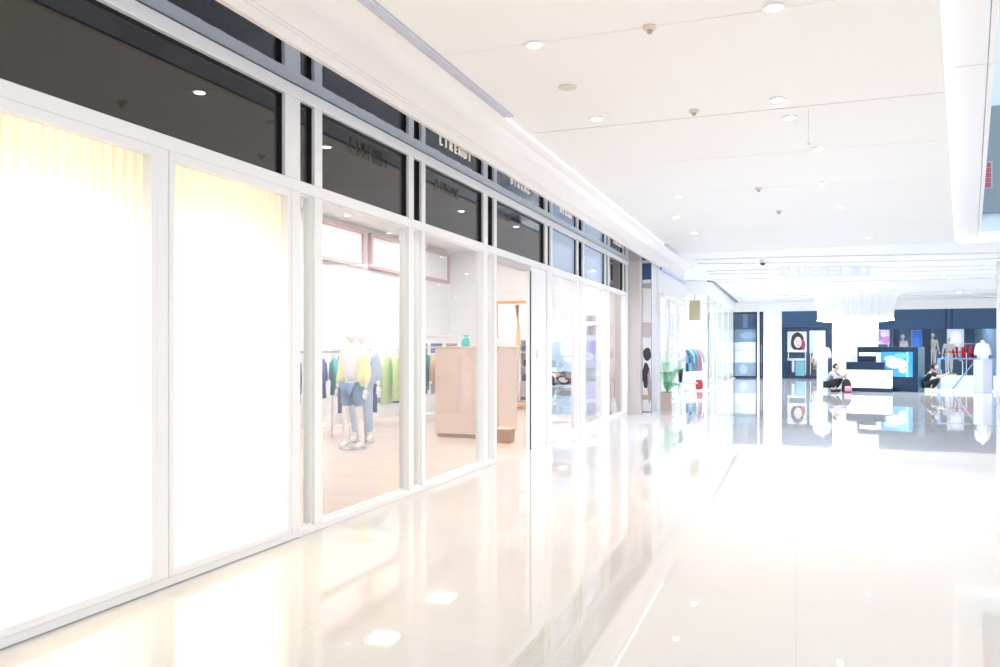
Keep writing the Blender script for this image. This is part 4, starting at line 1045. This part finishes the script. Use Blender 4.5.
MB().loft([(0, 0, 0, .15, .10), (.05, 0, 0, .17, .12), (.3, 0, 0, .16, .11), (.42, 0, 0, .11, .08), (.46, 0, 0, .04, .04)], 16).build('bag_body', C_BLK, bk, True)
MB().loft([(.04, 0, -.10, .12, .05), (.10, 0, -.12, .13, .06), (.22, 0, -.11, .11, .05)], 12).build('pocket', C_PINK, bk, True)
MB().tube([(-.05, 0, .44), (-.03, 0, .52), (.03, 0, .52), (.05, 0, .44)], .012, 6).build('handle', C_BLK, bk)

# ------------------------------------------------------------------ ceiling lights and small ceiling fittings
def downlight(x, y, label, power, r=.05):
    t = thing('ceiling_downlight', label, 'ceiling light', (x, y, CZ), 0, 'downlights in the walkway ceiling')
    MB().lathe([(r + .025, -.012), (r + .028, -.006), (r + .02, -.001)], 24).build('trim_ring', WHITE_FRAME, t)
    MB().lathe([(r, -.016), (r, -.012)], 24).build('diffuser', LAMPE, t)
    ld = bpy.data.lights.new('downlight_lamp', 'SPOT'); ld.energy = power; ld.spot_size = 2.2; ld.spot_blend = .8; ld.shadow_soft_size = .06
    ld.color = (1.0, .84, .68) if y < 9 else (.74, .85, 1.0)
    lo = bpy.data.objects.new('downlight_lamp', ld); COL.objects.link(lo); lo.parent = t; lo.location = (0, 0, -.03)
    return t
DL = [(-1.97, 6.08, 'left row downlight nearest the camera'), (-.15, 6.02, 'right row downlight nearest the camera'), (-1.98, 8.25, 'left row downlight just before the dark ceiling joint'), (-.17, 8.24, 'right row downlight just before the dark ceiling joint'),
      (-.06, 8.92, 'right row downlight just past the dark ceiling joint'), (.26, 10.44, 'right row downlight on first faint joint past the dark one'), (.36, 12.60, 'right row downlight on second faint joint past the dark one'), (.71, 14.79, 'right row downlight on third faint joint past dark one'),
      (1.49, 19.1, 'right row downlight farthest along the walkway'), (-1.75, 12.9, 'left row downlight second past the dark ceiling joint'), (-2.08, 14.9, 'left row downlight third past the dark joint'), (-2.01, 17.07, 'left row downlight fourth past the dark joint')]
for x, y, lb in DL: downlight(x, y, lb, 75 if y < 8 else 90 if y < 10 else 210)
# far ceiling lamps; the second batch is added to brighten the hall
FD = [(2.6, 23.5, 'nearest the atrium beam'), (5.2, 27.0, 'above the round column at right'), (-.5, 28.5, 'left of the kiosk'), (-1.0, 35.0, 'before the portrait poster'), (3.6, 38.5, 'before the dark columns'), (6.5, 38.5, 'before the red rack'),
      (-1.4, 24.0, 'added as fill nearest the second shop'), (-1.6, 31.5, 'added as fill beside the third shop glass'), (2.2, 28.8, 'added as fill in front of the fluted pillar'), (4.6, 30.0, 'added as fill over the crouching person in black'), (.2, 40.3, 'added as fill before the folding coat display'), (7.6, 34.0, 'added as fill over the glass balustrade'), (-1.2, 40.0, 'added as fill before the tall navy window')]
for x, y, lb in FD: downlight(x, y, 'far hall downlight ' + lb, 500, .07)
def detector(x, y, label):
    t = thing('smoke_detector', label, 'detector', (x, y, CZ), 0, 'smoke detectors on the walkway ceiling')
    MB().lathe([(.05, -.001), (.05, -.02), (.035, -.03)], 20).build('base', mat('detector_tan', (.68, .60, .52), .5), t)
    MB().lathe([(.022, -.03), (.022, -.05), (.012, -.058)], 14).build('sensor', mat('detector_dark', (.45, .36, .3), .5), t)
for x, y, lb in [(-1.04, 6.05, 'small detector nearest camera between two ceiling downlights'), (-.98, 8.32, 'small ceiling detector beside dark joint'), (-.53, 12.67, 'small ceiling detector on second faint joint'), (-.28, 14.89, 'small ceiling detector farthest along')]:
    detector(x, y, lb)
sp_ = thing('ceiling_speaker', 'flat round cream speaker in ceiling near the air vent', 'speaker', (-2.0, 7.18, CZ))
MB().lathe([(.09, -.001), (.09, -.006), (.085, -.009)], 28).build('rim', mat('speaker_cream', (.72, .66, .60), .5), sp_)
MB().lathe([(.08, -.009), (.07, -.011)], 28).build('grille', mat('speaker_mesh', (.66, .60, .54), .6), sp_)
pr = thing('ceiling_sensor', 'thin rod sensor hanging from ceiling past the dark joint', 'sensor', (.12, 8.68, CZ))
MB().tube([(0, 0, -.001), (0, 0, -.36)], .003, 6).build('rod', mat('rod_grey', (.78, .75, .72), .4), pr)
MB().lathe([(.03, -.36), (.032, -.365), (.012, -.38)], 14).build('disc', mat('rod_grey', (.6, .56, .52), .4), pr)
cam_ = thing('ceiling_camera', 'small dome security camera on far ceiling', 'camera', (-.85, 22.85, CZ))
MB().lathe([(.09, -.001), (.09, -.06), (.08, -.08)], 20).build('base', WHITE_FRAME, cam_)
MB().lathe([(.07, -.08), (.06, -.12), (.03, -.145), (.005, -.15)], 20).build('dome', mat('dome_blue', (.03, .12, .25), .1), cam_, True)

# ------------------------------------------------------------------ light of the place
w = bpy.data.worlds.new('hall_daylight'); S.world = w; w.use_nodes = True
bg = w.node_tree.nodes['Background']; bg.inputs[0].default_value = (.93, .96, 1.0, 1); bg.inputs[1].default_value = 1.15

# ------------------------------------------------------------------ camera
cd = bpy.data.cameras.new('camera'); cam = bpy.data.objects.new('camera', cd); COL.objects.link(cam)
cam.location = (0, 0, 1.45)
cam.rotation_euler = (PI / 2, 0, math.atan2(296, 794))
cd.sensor_width = 36.0; cd.lens = 36.0 * 794 / 1000; cd.shift_y = 16.5 / 1000
cd.clip_start = .05; cd.clip_end = 200
S.camera = cam
S.view_settings.view_transform = 'Standard'; S.view_settings.look = 'None'
S.view_settings.gamma = 1.0; S.view_settings.use_curve_mapping = False
S.view_settings.exposure = 0.49
try:
    S.cycles.use_denoising = True
    S.cycles.max_bounces = 10; S.cycles.transparent_max_bounces = 16; S.cycles.sample_clamp_indirect = 8
except Exception:
    pass
